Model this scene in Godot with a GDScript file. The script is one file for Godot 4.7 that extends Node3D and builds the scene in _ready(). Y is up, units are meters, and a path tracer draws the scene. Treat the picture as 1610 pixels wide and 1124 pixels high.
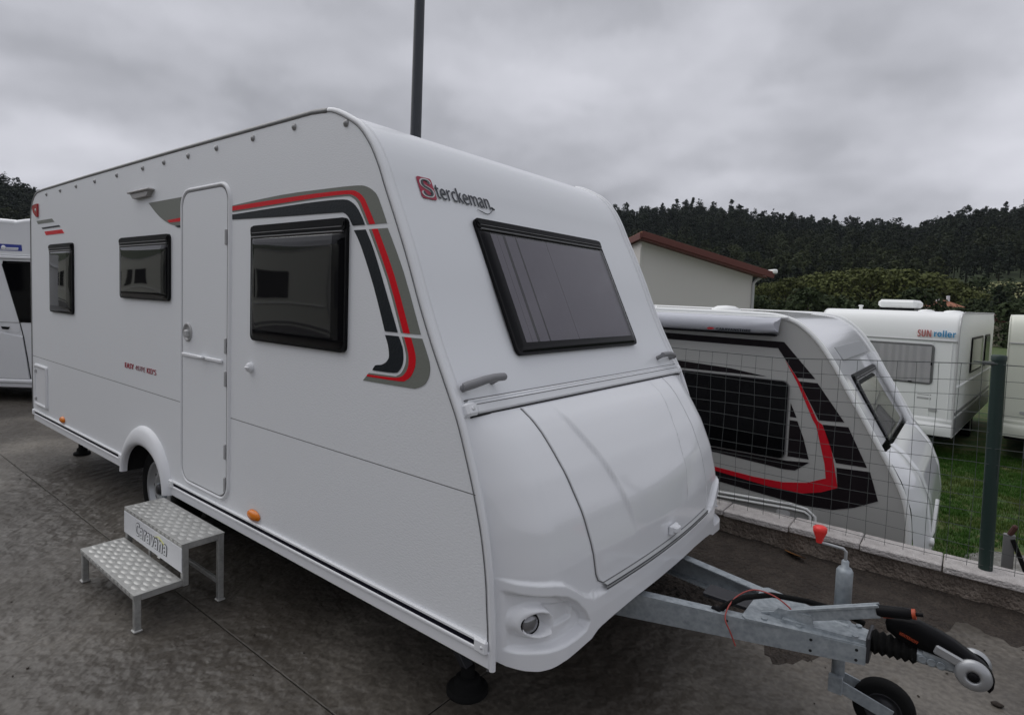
extends Node3D
# A white touring caravan on a wet concrete yard under an overcast sky. x runs along the caravan (hitch at +x), y is up, z = 0 is its door side. Metres.

const CW := 2.072      # width of the white caravan
var org := {}          # node -> the point that its children's shapes are measured from
var m := {}            # materials
var rng := RandomNumberGenerator.new()
var taken := {}

class MB:
	var v := PackedVector3Array()
	var s := PackedInt32Array()
	var c := PackedColorArray()
	var tint := Color.WHITE
	var coloured := false
	func tri(a: Vector3, b: Vector3, d: Vector3, g := 0) -> void:
		v.append(a); v.append(b); v.append(d); s.append(g)
		if coloured:
			c.append(tint)
	func quad(a: Vector3, b: Vector3, d: Vector3, e: Vector3, g := 0) -> void:
		tri(a, b, d, g); tri(a, d, e, g)
	func out(a: Vector3, b: Vector3, d: Vector3, e: Vector3, mid: Vector3, g := -1) -> void:
		if (b - a).cross(d - a).dot((a + d) * 0.5 - mid) < 0.0:
			quad(a, e, d, b, g)
		else:
			quad(a, b, d, e, g)
	# a box with chamfered edges
	func box(at: Vector3, size: Vector3, bev := 0.0, b := Basis.IDENTITY) -> void:
		var h := size * 0.5
		bev = minf(bev, minf(h.x, minf(h.y, h.z)) * 0.98)
		var corner := func(x: int, y: int, z: int, ax: int) -> Vector3:
			var p := Vector3(x * (h.x - bev), y * (h.y - bev), z * (h.z - bev))
			p[ax] = [x, y, z][ax] * h[ax]
			return at + b * p
		for ax in 3:
			var u := (ax + 1) % 3
			var w := (ax + 2) % 3
			for sg in [-1, 1]:
				var q: Array = []
				for k in [[-1, -1], [1, -1], [1, 1], [-1, 1]]:
					var t := [0, 0, 0]
					t[ax] = sg; t[u] = k[0]; t[w] = k[1]
					q.append(corner.call(t[0], t[1], t[2], ax))
				out(q[0], q[1], q[2], q[3], at)
			if bev > 0.0:
				for su in [-1, 1]:
					for sw in [-1, 1]:
						var a := [0, 0, 0]
						a[u] = su; a[w] = sw
						var lo := a.duplicate()
						var hi := a.duplicate()
						lo[ax] = -1; hi[ax] = 1
						out(corner.call(lo[0], lo[1], lo[2], u), corner.call(hi[0], hi[1], hi[2], u), corner.call(hi[0], hi[1], hi[2], w), corner.call(lo[0], lo[1], lo[2], w), at)
		if bev > 0.0:
			for x in [-1, 1]:
				for y in [-1, 1]:
					for z in [-1, 1]:
						var p: Vector3 = corner.call(x, y, z, 0)
						var q: Vector3 = corner.call(x, y, z, 1)
						var r: Vector3 = corner.call(x, y, z, 2)
						if (q - p).cross(r - p).dot(p - at) < 0.0:
							tri(p, r, q, -1)
						else:
							tri(p, q, r, -1)
	# a straight bar of rectangular section
	func bar(a: Vector3, z: Vector3, w: float, h: float, up := Vector3.UP, bev := 0.002) -> void:
		var x := (z - a).normalized()
		var side := x.cross(up).normalized()
		box((a + z) * 0.5, Vector3((z - a).length(), h, w), bev, Basis(x, side.cross(x), side))
	func tube(p: Array, r, n := 8, caps := true, flat := 1.0) -> void:
		var prev: Array = []
		var side := Vector3.ZERO
		for i in p.size():
			var d: Vector3 = (p[mini(i + 1, p.size() - 1)] - p[maxi(i - 1, 0)]).normalized()
			if i == 0:
				side = d.cross(Vector3.UP if absf(d.y) < 0.9 else Vector3.RIGHT).normalized()
			else:
				side = (side - d * side.dot(d)).normalized()
			var up := side.cross(d)
			var rad: float = r[i] if r is Array else r
			var ring: Array = []
			for k in n:
				var a := TAU * k / n
				ring.append(p[i] + (side * cos(a) + up * sin(a) * flat) * rad)
			if i > 0:
				for k in n:
					quad(prev[k], prev[(k + 1) % n], ring[(k + 1) % n], ring[k], 0)
			elif caps:
				for k in range(1, n - 1):
					tri(ring[0], ring[k + 1], ring[k], -1)
			prev = ring
		if caps:
			for k in range(1, n - 1):
				tri(prev[0], prev[k], prev[k + 1], -1)
	# prof: Vector2(radius, height along the axis)
	func lathe(o: Vector3, axis: Vector3, prof: Array, n := 24, g := 0) -> void:
		var w := axis.normalized()
		var u := w.cross(Vector3.UP if absf(w.y) < 0.9 else Vector3.RIGHT).normalized()
		var t := w.cross(u)
		for j in prof.size() - 1:
			for k in n:
				var q: Array = []
				for e in [[j, k], [j, k + 1], [j + 1, k + 1], [j + 1, k]]:
					var a: float = TAU * e[1] / n
					q.append(o + (u * cos(a) + t * sin(a)) * prof[e[0]].x + w * prof[e[0]].y)
				if prof[j].x > 1e-5:
					tri(q[0], q[1], q[2], g)
				if prof[j + 1].x > 1e-5:
					tri(q[0], q[2], q[3], g)
	# an outline pushed along n; the outline lies in the axes ux, uy
	func prism(poly: PackedVector2Array, o: Vector3, ux: Vector3, uy: Vector3, n: Vector3, depth: float, back := false) -> void:
		if Geometry2D.is_polygon_clockwise(poly):
			poly.reverse()
		var ix := Geometry2D.triangulate_polygon(poly)
		var p := func(i: int, d: float) -> Vector3:
			return o + ux * poly[i].x + uy * poly[i].y + n * d
		for i in range(0, ix.size(), 3):
			tri(p.call(ix[i], depth), p.call(ix[i + 1], depth), p.call(ix[i + 2], depth), -1)
			if back:
				tri(p.call(ix[i], 0.0), p.call(ix[i + 2], 0.0), p.call(ix[i + 1], 0.0), -1)
		for i in (poly.size() if depth > 0.0 else 0):
			var k := (i + 1) % poly.size()
			quad(p.call(i, 0.0), p.call(k, 0.0), p.call(k, depth), p.call(i, depth), -1)
	func surf(rows: Array, g := 0) -> void:
		for i in rows.size() - 1:
			for k in rows[i].size() - 1:
				quad(rows[i][k], rows[i][k + 1], rows[i + 1][k + 1], rows[i + 1][k], g)

func pv(a: Array) -> PackedVector2Array:
	var p := PackedVector2Array()
	for i in range(0, a.size(), 2):
		p.append(Vector2(a[i], a[i + 1]))
	return p

# a smooth line through points
func smooth(p: PackedVector2Array, n := 4) -> PackedVector2Array:
	var r := PackedVector2Array()
	for i in p.size() - 1:
		var a := p[maxi(i - 1, 0)]
		var d := p[mini(i + 2, p.size() - 1)]
		for k in n:
			r.append(p[i].cubic_interpolate(p[i + 1], a, d, float(k) / n))
	r.append(p[p.size() - 1])
	return r

func lut(t: Array, x: float) -> float:   # [x0, y0, x1, y1, ...] rising in x
	if x <= t[0]:
		return t[1]
	for i in range(2, t.size(), 2):
		if x <= t[i]:
			return lerpf(t[i - 1], t[i + 1], (x - t[i - 2]) / (t[i] - t[i - 2]))
	return t[t.size() - 1]

func rrect(x0: float, y0: float, x1: float, y1: float, r: float, n := 5) -> PackedVector2Array:
	var p := PackedVector2Array()
	for c in [[x1 - r, y1 - r, 0.0], [x0 + r, y1 - r, 0.25], [x0 + r, y0 + r, 0.5], [x1 - r, y0 + r, 0.75]]:
		for k in n + 1:
			var a: float = TAU * (c[2] + 0.25 * k / n)
			p.append(Vector2(c[0] + r * cos(a), c[1] + r * sin(a)))
	return p

func numbered(called: String) -> String:
	taken[called] = taken.get(called, -1) + 1
	return called if taken[called] == 0 else "%s_%03d" % [called, taken[called]]

func tag(o: Node, label: String, category := "", group := "", kind := "") -> Node:
	if label: o.set_meta("label", label)
	if category: o.set_meta("category", category)
	if group: o.set_meta("group", group)
	if kind: o.set_meta("kind", kind)
	return o

func thing(called: String, label: String, category: String, at: Vector3, turn := 0.0, own_axes := false, group := "") -> Node3D:
	var o := Node3D.new()
	o.name = numbered(called)
	add_child(o)
	o.position = at
	o.rotation.y = turn
	org[o] = Vector3.ZERO if own_axes else at
	tag(o, label, category, group)
	return o

func free_name(called: String, parent: Node) -> String:
	if not parent.has_node(called):
		return called
	var i := 1
	while parent.has_node("%s_%03d" % [called, i]):
		i += 1
	return "%s_%03d" % [called, i]

func obj(called: String, b: MB, mat: Material, parent: Node = null, group_only := false) -> MeshInstance3D:
	var lo := b.v[0]
	var hi := b.v[0]
	for p in b.v:
		lo = lo.min(p); hi = hi.max(p)
	var mid := (lo + hi) * 0.5
	var st := SurfaceTool.new()
	st.begin(Mesh.PRIMITIVE_TRIANGLES)
	for i in b.s.size():
		st.set_smooth_group(b.s[i])
		if b.coloured:
			st.set_color(b.c[i])
		st.add_vertex(b.v[3 * i] - mid); st.add_vertex(b.v[3 * i + 2] - mid); st.add_vertex(b.v[3 * i + 1] - mid)
	st.generate_normals()
	st.set_material(mat)
	var o := MeshInstance3D.new()
	o.mesh = st.commit()
	var to: Node = parent if parent else self
	o.name = free_name(called, to) if parent else numbered(called)
	o.position = mid - org.get(parent, Vector3.ZERO)
	org[o] = mid
	to.add_child(o, true)
	return o

func lettering(called: String, s: String, font: String, bold: bool, at: Vector3, right: Vector3, up: Vector3, w: float, h: float, depth: float, mat: Material, parent: Node, italic := 0.0) -> MeshInstance3D:
	var f := SystemFont.new()
	f.font_names = PackedStringArray([font])
	f.font_weight = 700 if bold else 400
	var t := TextMesh.new()
	t.text = s; t.font = f; t.font_size = 48; t.pixel_size = 0.01; t.depth = 0.2; t.curve_step = 1.0
	t.material = mat
	var bb := t.get_aabb()
	var o := MeshInstance3D.new()
	o.mesh = t
	var n := right.cross(up).normalized()
	var k := w / bb.size.x
	var ky := h / bb.size.y
	var b := Basis(right * k, (up + right * italic) * ky, n * depth / 0.2)
	o.transform = Transform3D(b, at - org.get(parent, Vector3.ZERO) - b * Vector3(bb.position.x, bb.position.y, -0.1))
	o.name = free_name(called, parent)
	parent.add_child(o, true)
	return o

# ---------------------------------------------------------------- materials
func std(name_: String, c: Color, rough: float, metal := 0.0, spec := 0.5) -> StandardMaterial3D:
	var q := StandardMaterial3D.new()
	q.albedo_color = Color(c.r, c.g, c.b).linear_to_srgb()
	q.roughness = rough
	q.metallic = metal
	q.metallic_specular = spec
	q.resource_name = name_
	m[name_] = q
	return q

func noise(kind: int, freq: float, oct: int, sd: int) -> FastNoiseLite:
	var n := FastNoiseLite.new()
	n.noise_type = kind; n.frequency = freq; n.fractal_octaves = oct; n.seed = sd
	return n

func bumps(freq: float, oct: int, strength: float, size := 512, sd := 3, kind := FastNoiseLite.TYPE_SIMPLEX_SMOOTH) -> ImageTexture:
	var im := noise(kind, freq, oct, sd).get_seamless_image(size, size)
	im.convert(Image.FORMAT_RGBA8)
	im.bump_map_to_normal_map(strength)
	return ImageTexture.create_from_image(im)

# colours: [position, Color linear, ...] laid over a blend of two seamless noises
func mottled(size: int, a: FastNoiseLite, b: FastNoiseLite, share: float, stops: Array) -> ImageTexture:
	var da := a.get_seamless_image(size, size).get_data()
	var db := b.get_seamless_image(size, size).get_data()
	var ramp := PackedByteArray()
	for i in 256:
		var x := i / 255.0
		var c: Color = stops[1]
		for k in range(2, stops.size(), 2):
			if x >= stops[k - 2]:
				c = (stops[k - 1] as Color).lerp(stops[k + 1], clampf((x - stops[k - 2]) / (stops[k] - stops[k - 2]), 0, 1))
		c = c.linear_to_srgb()
		ramp.append(int(clampf(c.r, 0, 1) * 255)); ramp.append(int(clampf(c.g, 0, 1) * 255)); ramp.append(int(clampf(c.b, 0, 1) * 255))
	var outp := PackedByteArray()
	outp.resize(size * size * 3)
	var sb := int(share * 256)
	for i in size * size:
		var x := ((da[i] * (256 - sb) + db[i] * sb) >> 8) * 3
		outp[i * 3] = ramp[x]; outp[i * 3 + 1] = ramp[x + 1]; outp[i * 3 + 2] = ramp[x + 2]
	return ImageTexture.create_from_image(Image.create_from_data(size, size, false, Image.FORMAT_RGB8, outp))

func tri_map(q: StandardMaterial3D, metres: float, stretch := Vector3.ONE) -> void:
	q.uv1_triplanar = true
	q.uv1_world_triplanar = true
	q.uv1_scale = stretch / metres

func make_materials() -> void:
	var SM := FastNoiseLite.TYPE_SIMPLEX_SMOOTH
	var hammer := bumps(0.045, 2, 3.0, 512, 5)
	for a in [["side_white", Color(0.79, 0.805, 0.825), 0.42], ["decal_grey", Color(0.2, 0.21, 0.185), 0.42], ["decal_red", Color(0.68, 0.008, 0.018), 0.4], ["decal_black", Color(0.018, 0.022, 0.026), 0.4]]:
		var q := std(a[0], a[1], a[2], 0.0, 0.5 if a[0] == "side_white" else 0.28)
		q.normal_enabled = true
		q.normal_texture = hammer
		q.normal_scale = 0.3
		tri_map(q, 0.22, Vector3(0.42, 1.0, 1.0))
	std("gel_white", Color(0.78, 0.79, 0.81), 0.08)
	std("front_white", Color(0.77, 0.785, 0.81), 0.25)
	std("trim_white", Color(0.79, 0.8, 0.82), 0.4)
	std("stud_grey", Color(0.34, 0.34, 0.34), 0.4, 0.2)
	std("lamp_grey", Color(0.36, 0.35, 0.34), 0.5)
	std("hinge_grey", Color(0.16, 0.16, 0.165), 0.3)
	std("old_white", Color(0.87, 0.88, 0.87), 0.4)
	std("cream_white", Color(0.7, 0.71, 0.62), 0.4)
	std("rail_grey", Color(0.22, 0.22, 0.22), 0.45, 0.3)
	std("seam", Color(0.17, 0.17, 0.175), 0.7)
	std("gap", Color(0.012, 0.012, 0.013), 0.9)
	std("rail_black", Color(0.008, 0.008, 0.016), 0.6, 0.0, 0.2)
	std("black_plastic", Color(0.008, 0.008, 0.009), 0.4, 0.0, 0.22)
	std("black_rubber", Color(0.011, 0.011, 0.011), 0.8, 0.0, 0.2)
	std("black_acrylic", Color(0.004, 0.004, 0.005), 0.06, 0.0, 0.28)
	std("handle_grey", Color(0.23, 0.23, 0.24), 0.55)
	std("latch_grey", Color(0.42, 0.42, 0.42), 0.5)
	std("amber", Color(0.75, 0.2, 0.01), 0.2)
	std("lamp_red", Color(0.42, 0.02, 0.03), 0.2)
	std("red_plastic", Color(0.75, 0.03, 0.025), 0.4)
	std("red_wire", Color(0.35, 0.06, 0.05), 0.5)
	std("orange_print", Color(0.4, 0.06, 0.02), 0.5)
	std("chrome", Color(0.6, 0.6, 0.6), 0.12, 1.0)
	std("silver", Color(0.42, 0.43, 0.44), 0.38, 0.55)
	std("dark_metal", Color(0.05, 0.05, 0.055), 0.5, 0.5)
	std("underbody", Color(0.008, 0.008, 0.008), 0.95)
	std("letter_dark", Color(0.035, 0.04, 0.05), 0.4)
	std("letter_red", Color(0.35, 0.02, 0.04), 0.4)
	std("letter_mauve", Color(0.32, 0.12, 0.14), 0.4)
	std("badge_red", Color(0.35, 0.015, 0.05), 0.35)
	std("badge_white", Color(0.6, 0.6, 0.6), 0.4)
	std("print_blue", Color(0.03, 0.05, 0.3), 0.4)
	std("print_cyan", Color(0.06, 0.3, 0.55), 0.4)
	std("print_pink", Color(0.5, 0.16, 0.15), 0.4)
	std("sill_grey", Color(0.45, 0.46, 0.46), 0.4)
	std("print_yellow", Color(0.55, 0.55, 0.2), 0.4)
	std("sign_white", Color(0.74, 0.75, 0.77), 0.35)
	std("lens_glass", Color(0.25, 0.25, 0.26), 0.08, 0.6)
	std("post_green", Color(0.01, 0.028, 0.023), 0.5)
	std("wire_green", Color(0.075, 0.085, 0.083), 0.6)
	std("pole_paint", Color(0.03, 0.034, 0.042), 0.45)
	std("awning_cloth", Color(0.56, 0.57, 0.62), 0.7)
	std("grey_side", Color(0.43, 0.43, 0.415), 0.4)
	std("hall_wall", Color(0.1, 0.1, 0.105), 0.6)
	std("hall_door", Color(0.2, 0.2, 0.21), 0.5)
	std("grey_decal", Color(0.014, 0.011, 0.013), 0.45, 0.0, 0.22)
	std("grey_red", Color(0.55, 0.01, 0.022), 0.45, 0.0, 0.3)
	std("vent_smoke", Color(0.3, 0.31, 0.32), 0.3)
	std("barn_wall", Color(0.6, 0.58, 0.55), 0.8)
	std("barn_trim", Color(0.12, 0.036, 0.028), 0.7)
	std("tile_roof", Color(0.3, 0.12, 0.07), 0.8)
	std("plaster", Color(0.5, 0.45, 0.36), 0.85)
	std("rust", Color(0.06, 0.02, 0.015), 0.8)
	std("leaf_brown", Color(0.26, 0.11, 0.03), 0.7)
	std("curtain_front", Color(0.3, 0.275, 0.33), 0.9)
	std("curtain_old", Color(0.55, 0.54, 0.55), 0.9)
	std("blind_dark", Color(0.045, 0.04, 0.044), 0.9)
	for a in [["pane_dark", Color(0.012, 0.012, 0.013), 0.75], ["pane_front", Color(0.03, 0.027, 0.033), 0.42], ["pane_clear", Color(0.1, 0.1, 0.11), 0.15]]:
		var g := std(a[0], a[1], 0.03)
		g.transparency = BaseMaterial3D.TRANSPARENCY_ALPHA
		g.albedo_color.a = a[2]
	# galvanised steel, bare aluminium
	var zinc := std("zinc", Color.WHITE, 0.5, 0.35)
	zinc.albedo_texture = mottled(512, noise(FastNoiseLite.TYPE_CELLULAR, 0.05, 2, 8), noise(SM, 0.02, 4, 9), 0.55, [0.0, Color(0.2, 0.225, 0.245), 0.5, Color(0.34, 0.375, 0.4), 1.0, Color(0.5, 0.53, 0.55)])
	tri_map(zinc, 0.5)
	var alu := std("aluminium", Color.WHITE, 0.45, 0.4)
	alu.albedo_texture = mottled(512, noise(SM, 0.01, 4, 18), noise(SM, 0.05, 3, 19), 0.5, [0.0, Color(0.26, 0.26, 0.25), 0.5, Color(0.4, 0.4, 0.385), 1.0, Color(0.52, 0.52, 0.5)])
	tri_map(alu, 0.7)
	var bright := std("aluminium_worn", Color.WHITE, 0.35, 0.5)
	bright.albedo_texture = mottled(256, noise(SM, 0.02, 3, 28), noise(SM, 0.08, 2, 29), 0.5, [0.0, Color(0.42, 0.42, 0.4), 1.0, Color(0.62, 0.62, 0.6)])
	tri_map(bright, 0.4)
	# concrete of the yard: broad damp stains, grit
	var con := std("concrete", Color.WHITE, 0.75)
	con.albedo_texture = mottled(2048, noise(SM, 0.0022, 4, 41), noise(SM, 0.09, 4, 42), 0.34, [0.0, Color(0.04, 0.034, 0.027), 0.3, Color(0.056, 0.048, 0.039), 0.46, Color(0.074, 0.065, 0.054), 0.58, Color(0.098, 0.087, 0.073), 0.72, Color(0.14, 0.126, 0.107), 1.0, Color(0.22, 0.2, 0.17)])
	con.roughness_texture = mottled(512, noise(SM, 0.012, 4, 43), noise(SM, 0.1, 2, 44), 0.3, [0.0, Color(0.18, 0.18, 0.18), 0.45, Color(0.4, 0.4, 0.4), 1.0, Color(0.8, 0.8, 0.8)])
	con.normal_enabled = true
	con.normal_texture = bumps(0.05, 5, 5.0, 1024, 45)
	con.normal_scale = 0.5
	tri_map(con, 6.7)
	var grit := std("render_wall", Color.WHITE, 0.9)
	grit.albedo_texture = mottled(1024, noise(SM, 0.008, 4, 51), noise(SM, 0.1, 4, 52), 0.5, [0.0, Color(0.07, 0.056, 0.045), 0.5, Color(0.19, 0.155, 0.128), 1.0, Color(0.38, 0.33, 0.28)])
	grit.normal_enabled = true
	grit.normal_texture = bumps(0.07, 5, 9.0, 512, 53)
	tri_map(grit, 1.1)
	var stone := std("coping", Color.WHITE, 0.85)
	stone.albedo_texture = mottled(1024, noise(SM, 0.012, 5, 61), noise(SM, 0.12, 3, 62), 0.6, [0.0, Color(0.2, 0.18, 0.17), 0.4, Color(0.46, 0.43, 0.415), 1.0, Color(0.68, 0.65, 0.63)])
	stone.normal_enabled = true
	stone.normal_texture = bumps(0.09, 4, 4.0, 512, 63)
	tri_map(stone, 0.9)
	var dirt := std("dirt", Color.WHITE, 0.9)
	dirt.albedo_texture = mottled(1024, noise(SM, 0.01, 5, 71), noise(SM, 0.1, 4, 72), 0.5, [0.0, Color(0.014, 0.01, 0.0075), 0.5, Color(0.036, 0.027, 0.021), 1.0, Color(0.085, 0.068, 0.054)])
	dirt.normal_enabled = true
	dirt.normal_texture = bumps(0.06, 4, 10.0, 512, 73)
	tri_map(dirt, 1.7)
	var lawn := std("lawn", Color.WHITE, 0.95)
	lawn.albedo_texture = mottled(1024, noise(SM, 0.012, 5, 81), noise(SM, 0.08, 4, 82), 0.4, [0.0, Color(0.02, 0.045, 0.008), 0.45, Color(0.04, 0.085, 0.014), 0.62, Color(0.09, 0.095, 0.03), 1.0, Color(0.16, 0.14, 0.07)])
	tri_map(lawn, 6.0)
	var gravel := std("gravel", Color.WHITE, 0.9)
	gravel.albedo_texture = mottled(512, noise(SM, 0.02, 4, 91), noise(FastNoiseLite.TYPE_CELLULAR, 0.1, 2, 92), 0.6, [0.0, Color(0.07, 0.065, 0.055), 0.5, Color(0.17, 0.165, 0.15), 1.0, Color(0.36, 0.36, 0.35)])
	tri_map(gravel, 1.6)
	var hill := std("hill_soil", Color.WHITE, 1.0)
	hill.albedo_texture = mottled(512, noise(SM, 0.02, 4, 93), noise(SM, 0.1, 3, 94), 0.4, [0.0, Color(0.02, 0.03, 0.012), 1.0, Color(0.05, 0.07, 0.025)])
	tri_map(hill, 60.0)
	std("meadow", Color(0.17, 0.17, 0.07), 1.0)
	std("bark", Color(0.045, 0.035, 0.028), 0.9)
	for a in [["leaf_forest", Color(0.9, 0.9, 0.9)], ["leaf_plain", Color(0.045, 0.062, 0.027)], ["leaf_grove", Color(0.092, 0.105, 0.034)], ["leaf_dark", Color(0.024, 0.034, 0.021)], ["blade", Color(1, 1, 1)]]:
		var l := std(a[0], a[1], 0.75)
		l.cull_mode = BaseMaterial3D.CULL_DISABLED
		l.metallic_specular = 0.25
		if a[0] in ["leaf_forest", "blade"]:
			l.vertex_color_use_as_albedo = true

# ---------------------------------------------------------------- camera, sky, light
func stage() -> void:
	var cam := Camera3D.new()
	cam.name = "camera"
	cam.near = 0.05
	cam.far = 2000.0
	cam.projection = Camera3D.PROJECTION_FRUSTUM
	cam.keep_aspect = Camera3D.KEEP_HEIGHT
	cam.size = 2.0 * cam.near * 562.0 / 921.36
	cam.frustum_offset = Vector2(0, -42.0 / 921.36 * cam.near)
	cam.transform = Transform3D(Basis(Vector3(0.78551, 0.03433, -0.61789), Vector3(-0.06285, 0.99772, -0.02446), Vector3(0.61565, 0.05805, 0.78588)).orthonormalized(), Vector3(1.264, 1.6941, 1.5562))
	add_child(cam)
	var sun := DirectionalLight3D.new()
	sun.name = "sun_behind_cloud"
	sun.light_energy = 0.5
	sun.light_color = Color(1.0, 0.995, 0.985)
	sun.light_angular_distance = 75.0
	sun.shadow_enabled = true
	sun.look_at_from_position(Vector3(-4.5, 6.4, 0.3), Vector3.ZERO)
	add_child(sun)
	var e := Environment.new()
	e.background_mode = Environment.BG_SKY
	e.tonemap_mode = Environment.TONE_MAPPER_LINEAR
	e.tonemap_exposure = 1.0
	e.fog_enabled = true
	e.fog_density = 0.0001
	e.fog_light_color = Color(0.75, 0.78, 0.82)
	e.sdfgi_enabled = true
	e.ssao_enabled = true
	e.ssil_enabled = true
	var pano := PanoramaSkyMaterial.new()
	pano.panorama = sky_picture()
	e.sky = Sky.new()
	e.sky.sky_material = pano
	var w := WorldEnvironment.new()
	w.name = "air"
	w.environment = e
	add_child(w)

func sky_picture() -> ImageTexture:
	var W := 1024
	var H := 512
	var n1 := noise(FastNoiseLite.TYPE_SIMPLEX_SMOOTH, 0.55, 5, 250)
	n1.domain_warp_enabled = true
	n1.domain_warp_amplitude = 0.6
	n1.domain_warp_frequency = 0.7
	var n2 := noise(FastNoiseLite.TYPE_SIMPLEX_SMOOTH, 0.22, 3, 1250)
	var data := PackedFloat32Array()
	data.resize(W * H * 3)
	for j in H:
		var el := (0.5 - (j + 0.5) / H) * PI
		for i in W:
			var az := ((i + 0.5) / W - 0.5) * TAU
			var k := (j * W + i) * 3
			var up := maxf(sin(el), 0.0)
			var d := Vector2(sin(az), -cos(az)) * cos(el) / (up + 0.16)
			var a := n1.get_noise_2d(d.x * 1.3, d.y * 1.3)
			var b := n2.get_noise_2d(d.x + 7.0, d.y)
			var deg := rad_to_deg(az)
			var l := 0.525 + 0.05 * up + 0.22 * a + 0.16 * b + 0.05 * n1.get_noise_2d(d.x * 4.0, d.y * 4.0)
			# thinner cloud low in the west, heavier towards the north
			l += 0.14 * exp(-pow((deg + 72.0) / 40.0, 2.0)) * exp(-pow((rad_to_deg(el) - 14.0) / 22.0, 2.0))
			l -= 0.07 * exp(-pow((deg + 8.0) / 26.0, 2.0)) * exp(-pow((rad_to_deg(el) - 18.0) / 18.0, 2.0))
			l = clampf(l, 0.27, 0.85)
			var t := clampf((0.75 - l) * 1.6, 0.0, 1.0)
			data[k] = l * lerpf(0.99, 0.95, t)
			data[k + 1] = l * lerpf(1.0, 0.985, t)
			data[k + 2] = l * lerpf(1.09, 1.1, t)
	return ImageTexture.create_from_image(Image.create_from_data(W, H, false, Image.FORMAT_RGBF, data.to_byte_array()))

# ---------------------------------------------------------------- the white caravan
const EDGE := [0.365, -0.002, 0.493, -0.006, 0.589, -0.015, 0.696, -0.025, 0.839, -0.051, 0.983, -0.092, 1.114, -0.138, 1.24, -0.188, 1.367, -0.255, 1.506, -0.33, 1.658, -0.403, 1.82, -0.473, 1.966, -0.542, 2.123, -0.621, 2.214, -0.665, 2.305, -0.722, 2.38, -0.793, 2.429, -0.872, 2.483, -1.0, 2.501, -1.15]
const BULGE := [0.36, 0.166, 0.637, 0.164, 0.742, 0.163, 0.872, 0.154, 1.008, 0.132, 1.08, 0.111, 1.156, 0.085, 1.2, 0.062, 1.243, 0.021]
const RIDGE := [0.04, 0.692, 0.073, 0.684, 0.122, 0.677, 0.178, 0.672, 0.221, 0.658, 0.273, 0.624, 0.333, 0.58, 0.379, 0.56, 0.45, 0.552]
const HOLLOW_TOP := [0.04, 0.652, 0.071, 0.638, 0.119, 0.628, 0.173, 0.622, 0.226, 0.604, 0.281, 0.567, 0.333, 0.512, 0.36, 0.466]
const HOLLOW_LOW := [0.035, 0.428, 0.129, 0.43, 0.194, 0.433, 0.28, 0.434, 0.34, 0.442, 0.36, 0.468]
const HEM := [0.017, 0.396, 0.047, 0.376, 0.08, 0.366, 0.115, 0.362, 0.15, 0.367, 0.2, 0.379, 0.28, 0.386, 0.37, 0.396, 0.42, 0.418, 0.53, 0.43, 0.7, 0.441, 1.036, 0.444]
const LID := [0.577, 0.47, 0.59, 0.447, 0.62, 0.434, 0.74, 0.42, 0.87, 0.402, 1.0, 0.382, 1.15, 0.36, 1.243, 0.342]
const CREASE := [0.7, 0.75, 0.733, 0.734, 0.814, 0.708, 0.918, 0.676, 1.035, 0.625, 1.137, 0.566, 1.217, 0.531]

func front_x(s: float, y: float) -> float:
	var q := minf(s, CW - s)
	var u := clampf((q - 0.03) / 0.2, 0.0, 1.0)
	var crown := 0.045 * clampf((1.2 - y) / 0.5, 0.0, 1.0) * sin(PI * clampf((q - 0.2) / (CW - 0.4), 0.0, 1.0))
	return lut(EDGE, y) + lut(BULGE, y) * (1.0 - (1.0 - u) * (1.0 - u)) + crown

func moulding_point(s: float, y: float) -> Vector3:
	var q := minf(s, CW - s)
	var band := smoothstep(0.0, 0.012, lut(RIDGE, q) - y)
	var x := front_x(s, y) + 0.018 * band * smoothstep(0.02, 0.07, q)
	if q < 0.36:
		var inside := minf(lut(HOLLOW_TOP, q) - y, y - lut(HOLLOW_LOW, q))
		x -= 0.044 * smoothstep(-0.003, 0.013, inside) * smoothstep(0.035, 0.075, q)
		# the shallow box beside the lamp
		if q > 0.15 and q < 0.33:
			var box := minf(minf(0.3 - q, q - 0.15), minf(0.592 - 0.25 * (q - 0.15) - y, y - 0.492))
			x -= 0.014 * smoothstep(0.0, 0.01, box)
		# the drop-shaped lamp pod
		var d := Vector2((q - 0.122) / 0.068, (y - 0.53) / 0.06)
		x += 0.042 * smoothstep(1.08, 0.78, d.length())
		var h := Vector2((q - 0.125) / 0.047, (y - 0.526) / 0.045)
		x -= 0.05 * smoothstep(1.0, 0.72, h.length())
	return Vector3(x, y, -s)

func front_normal(s: float, y: float) -> Vector3:
	var a := Vector3(front_x(s + 0.01, y) - front_x(s - 0.01, y), 0, -0.02)
	var b := Vector3(front_x(s, y + 0.01) - front_x(s, y - 0.01), 0.02, 0)
	return a.cross(b).normalized()

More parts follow.
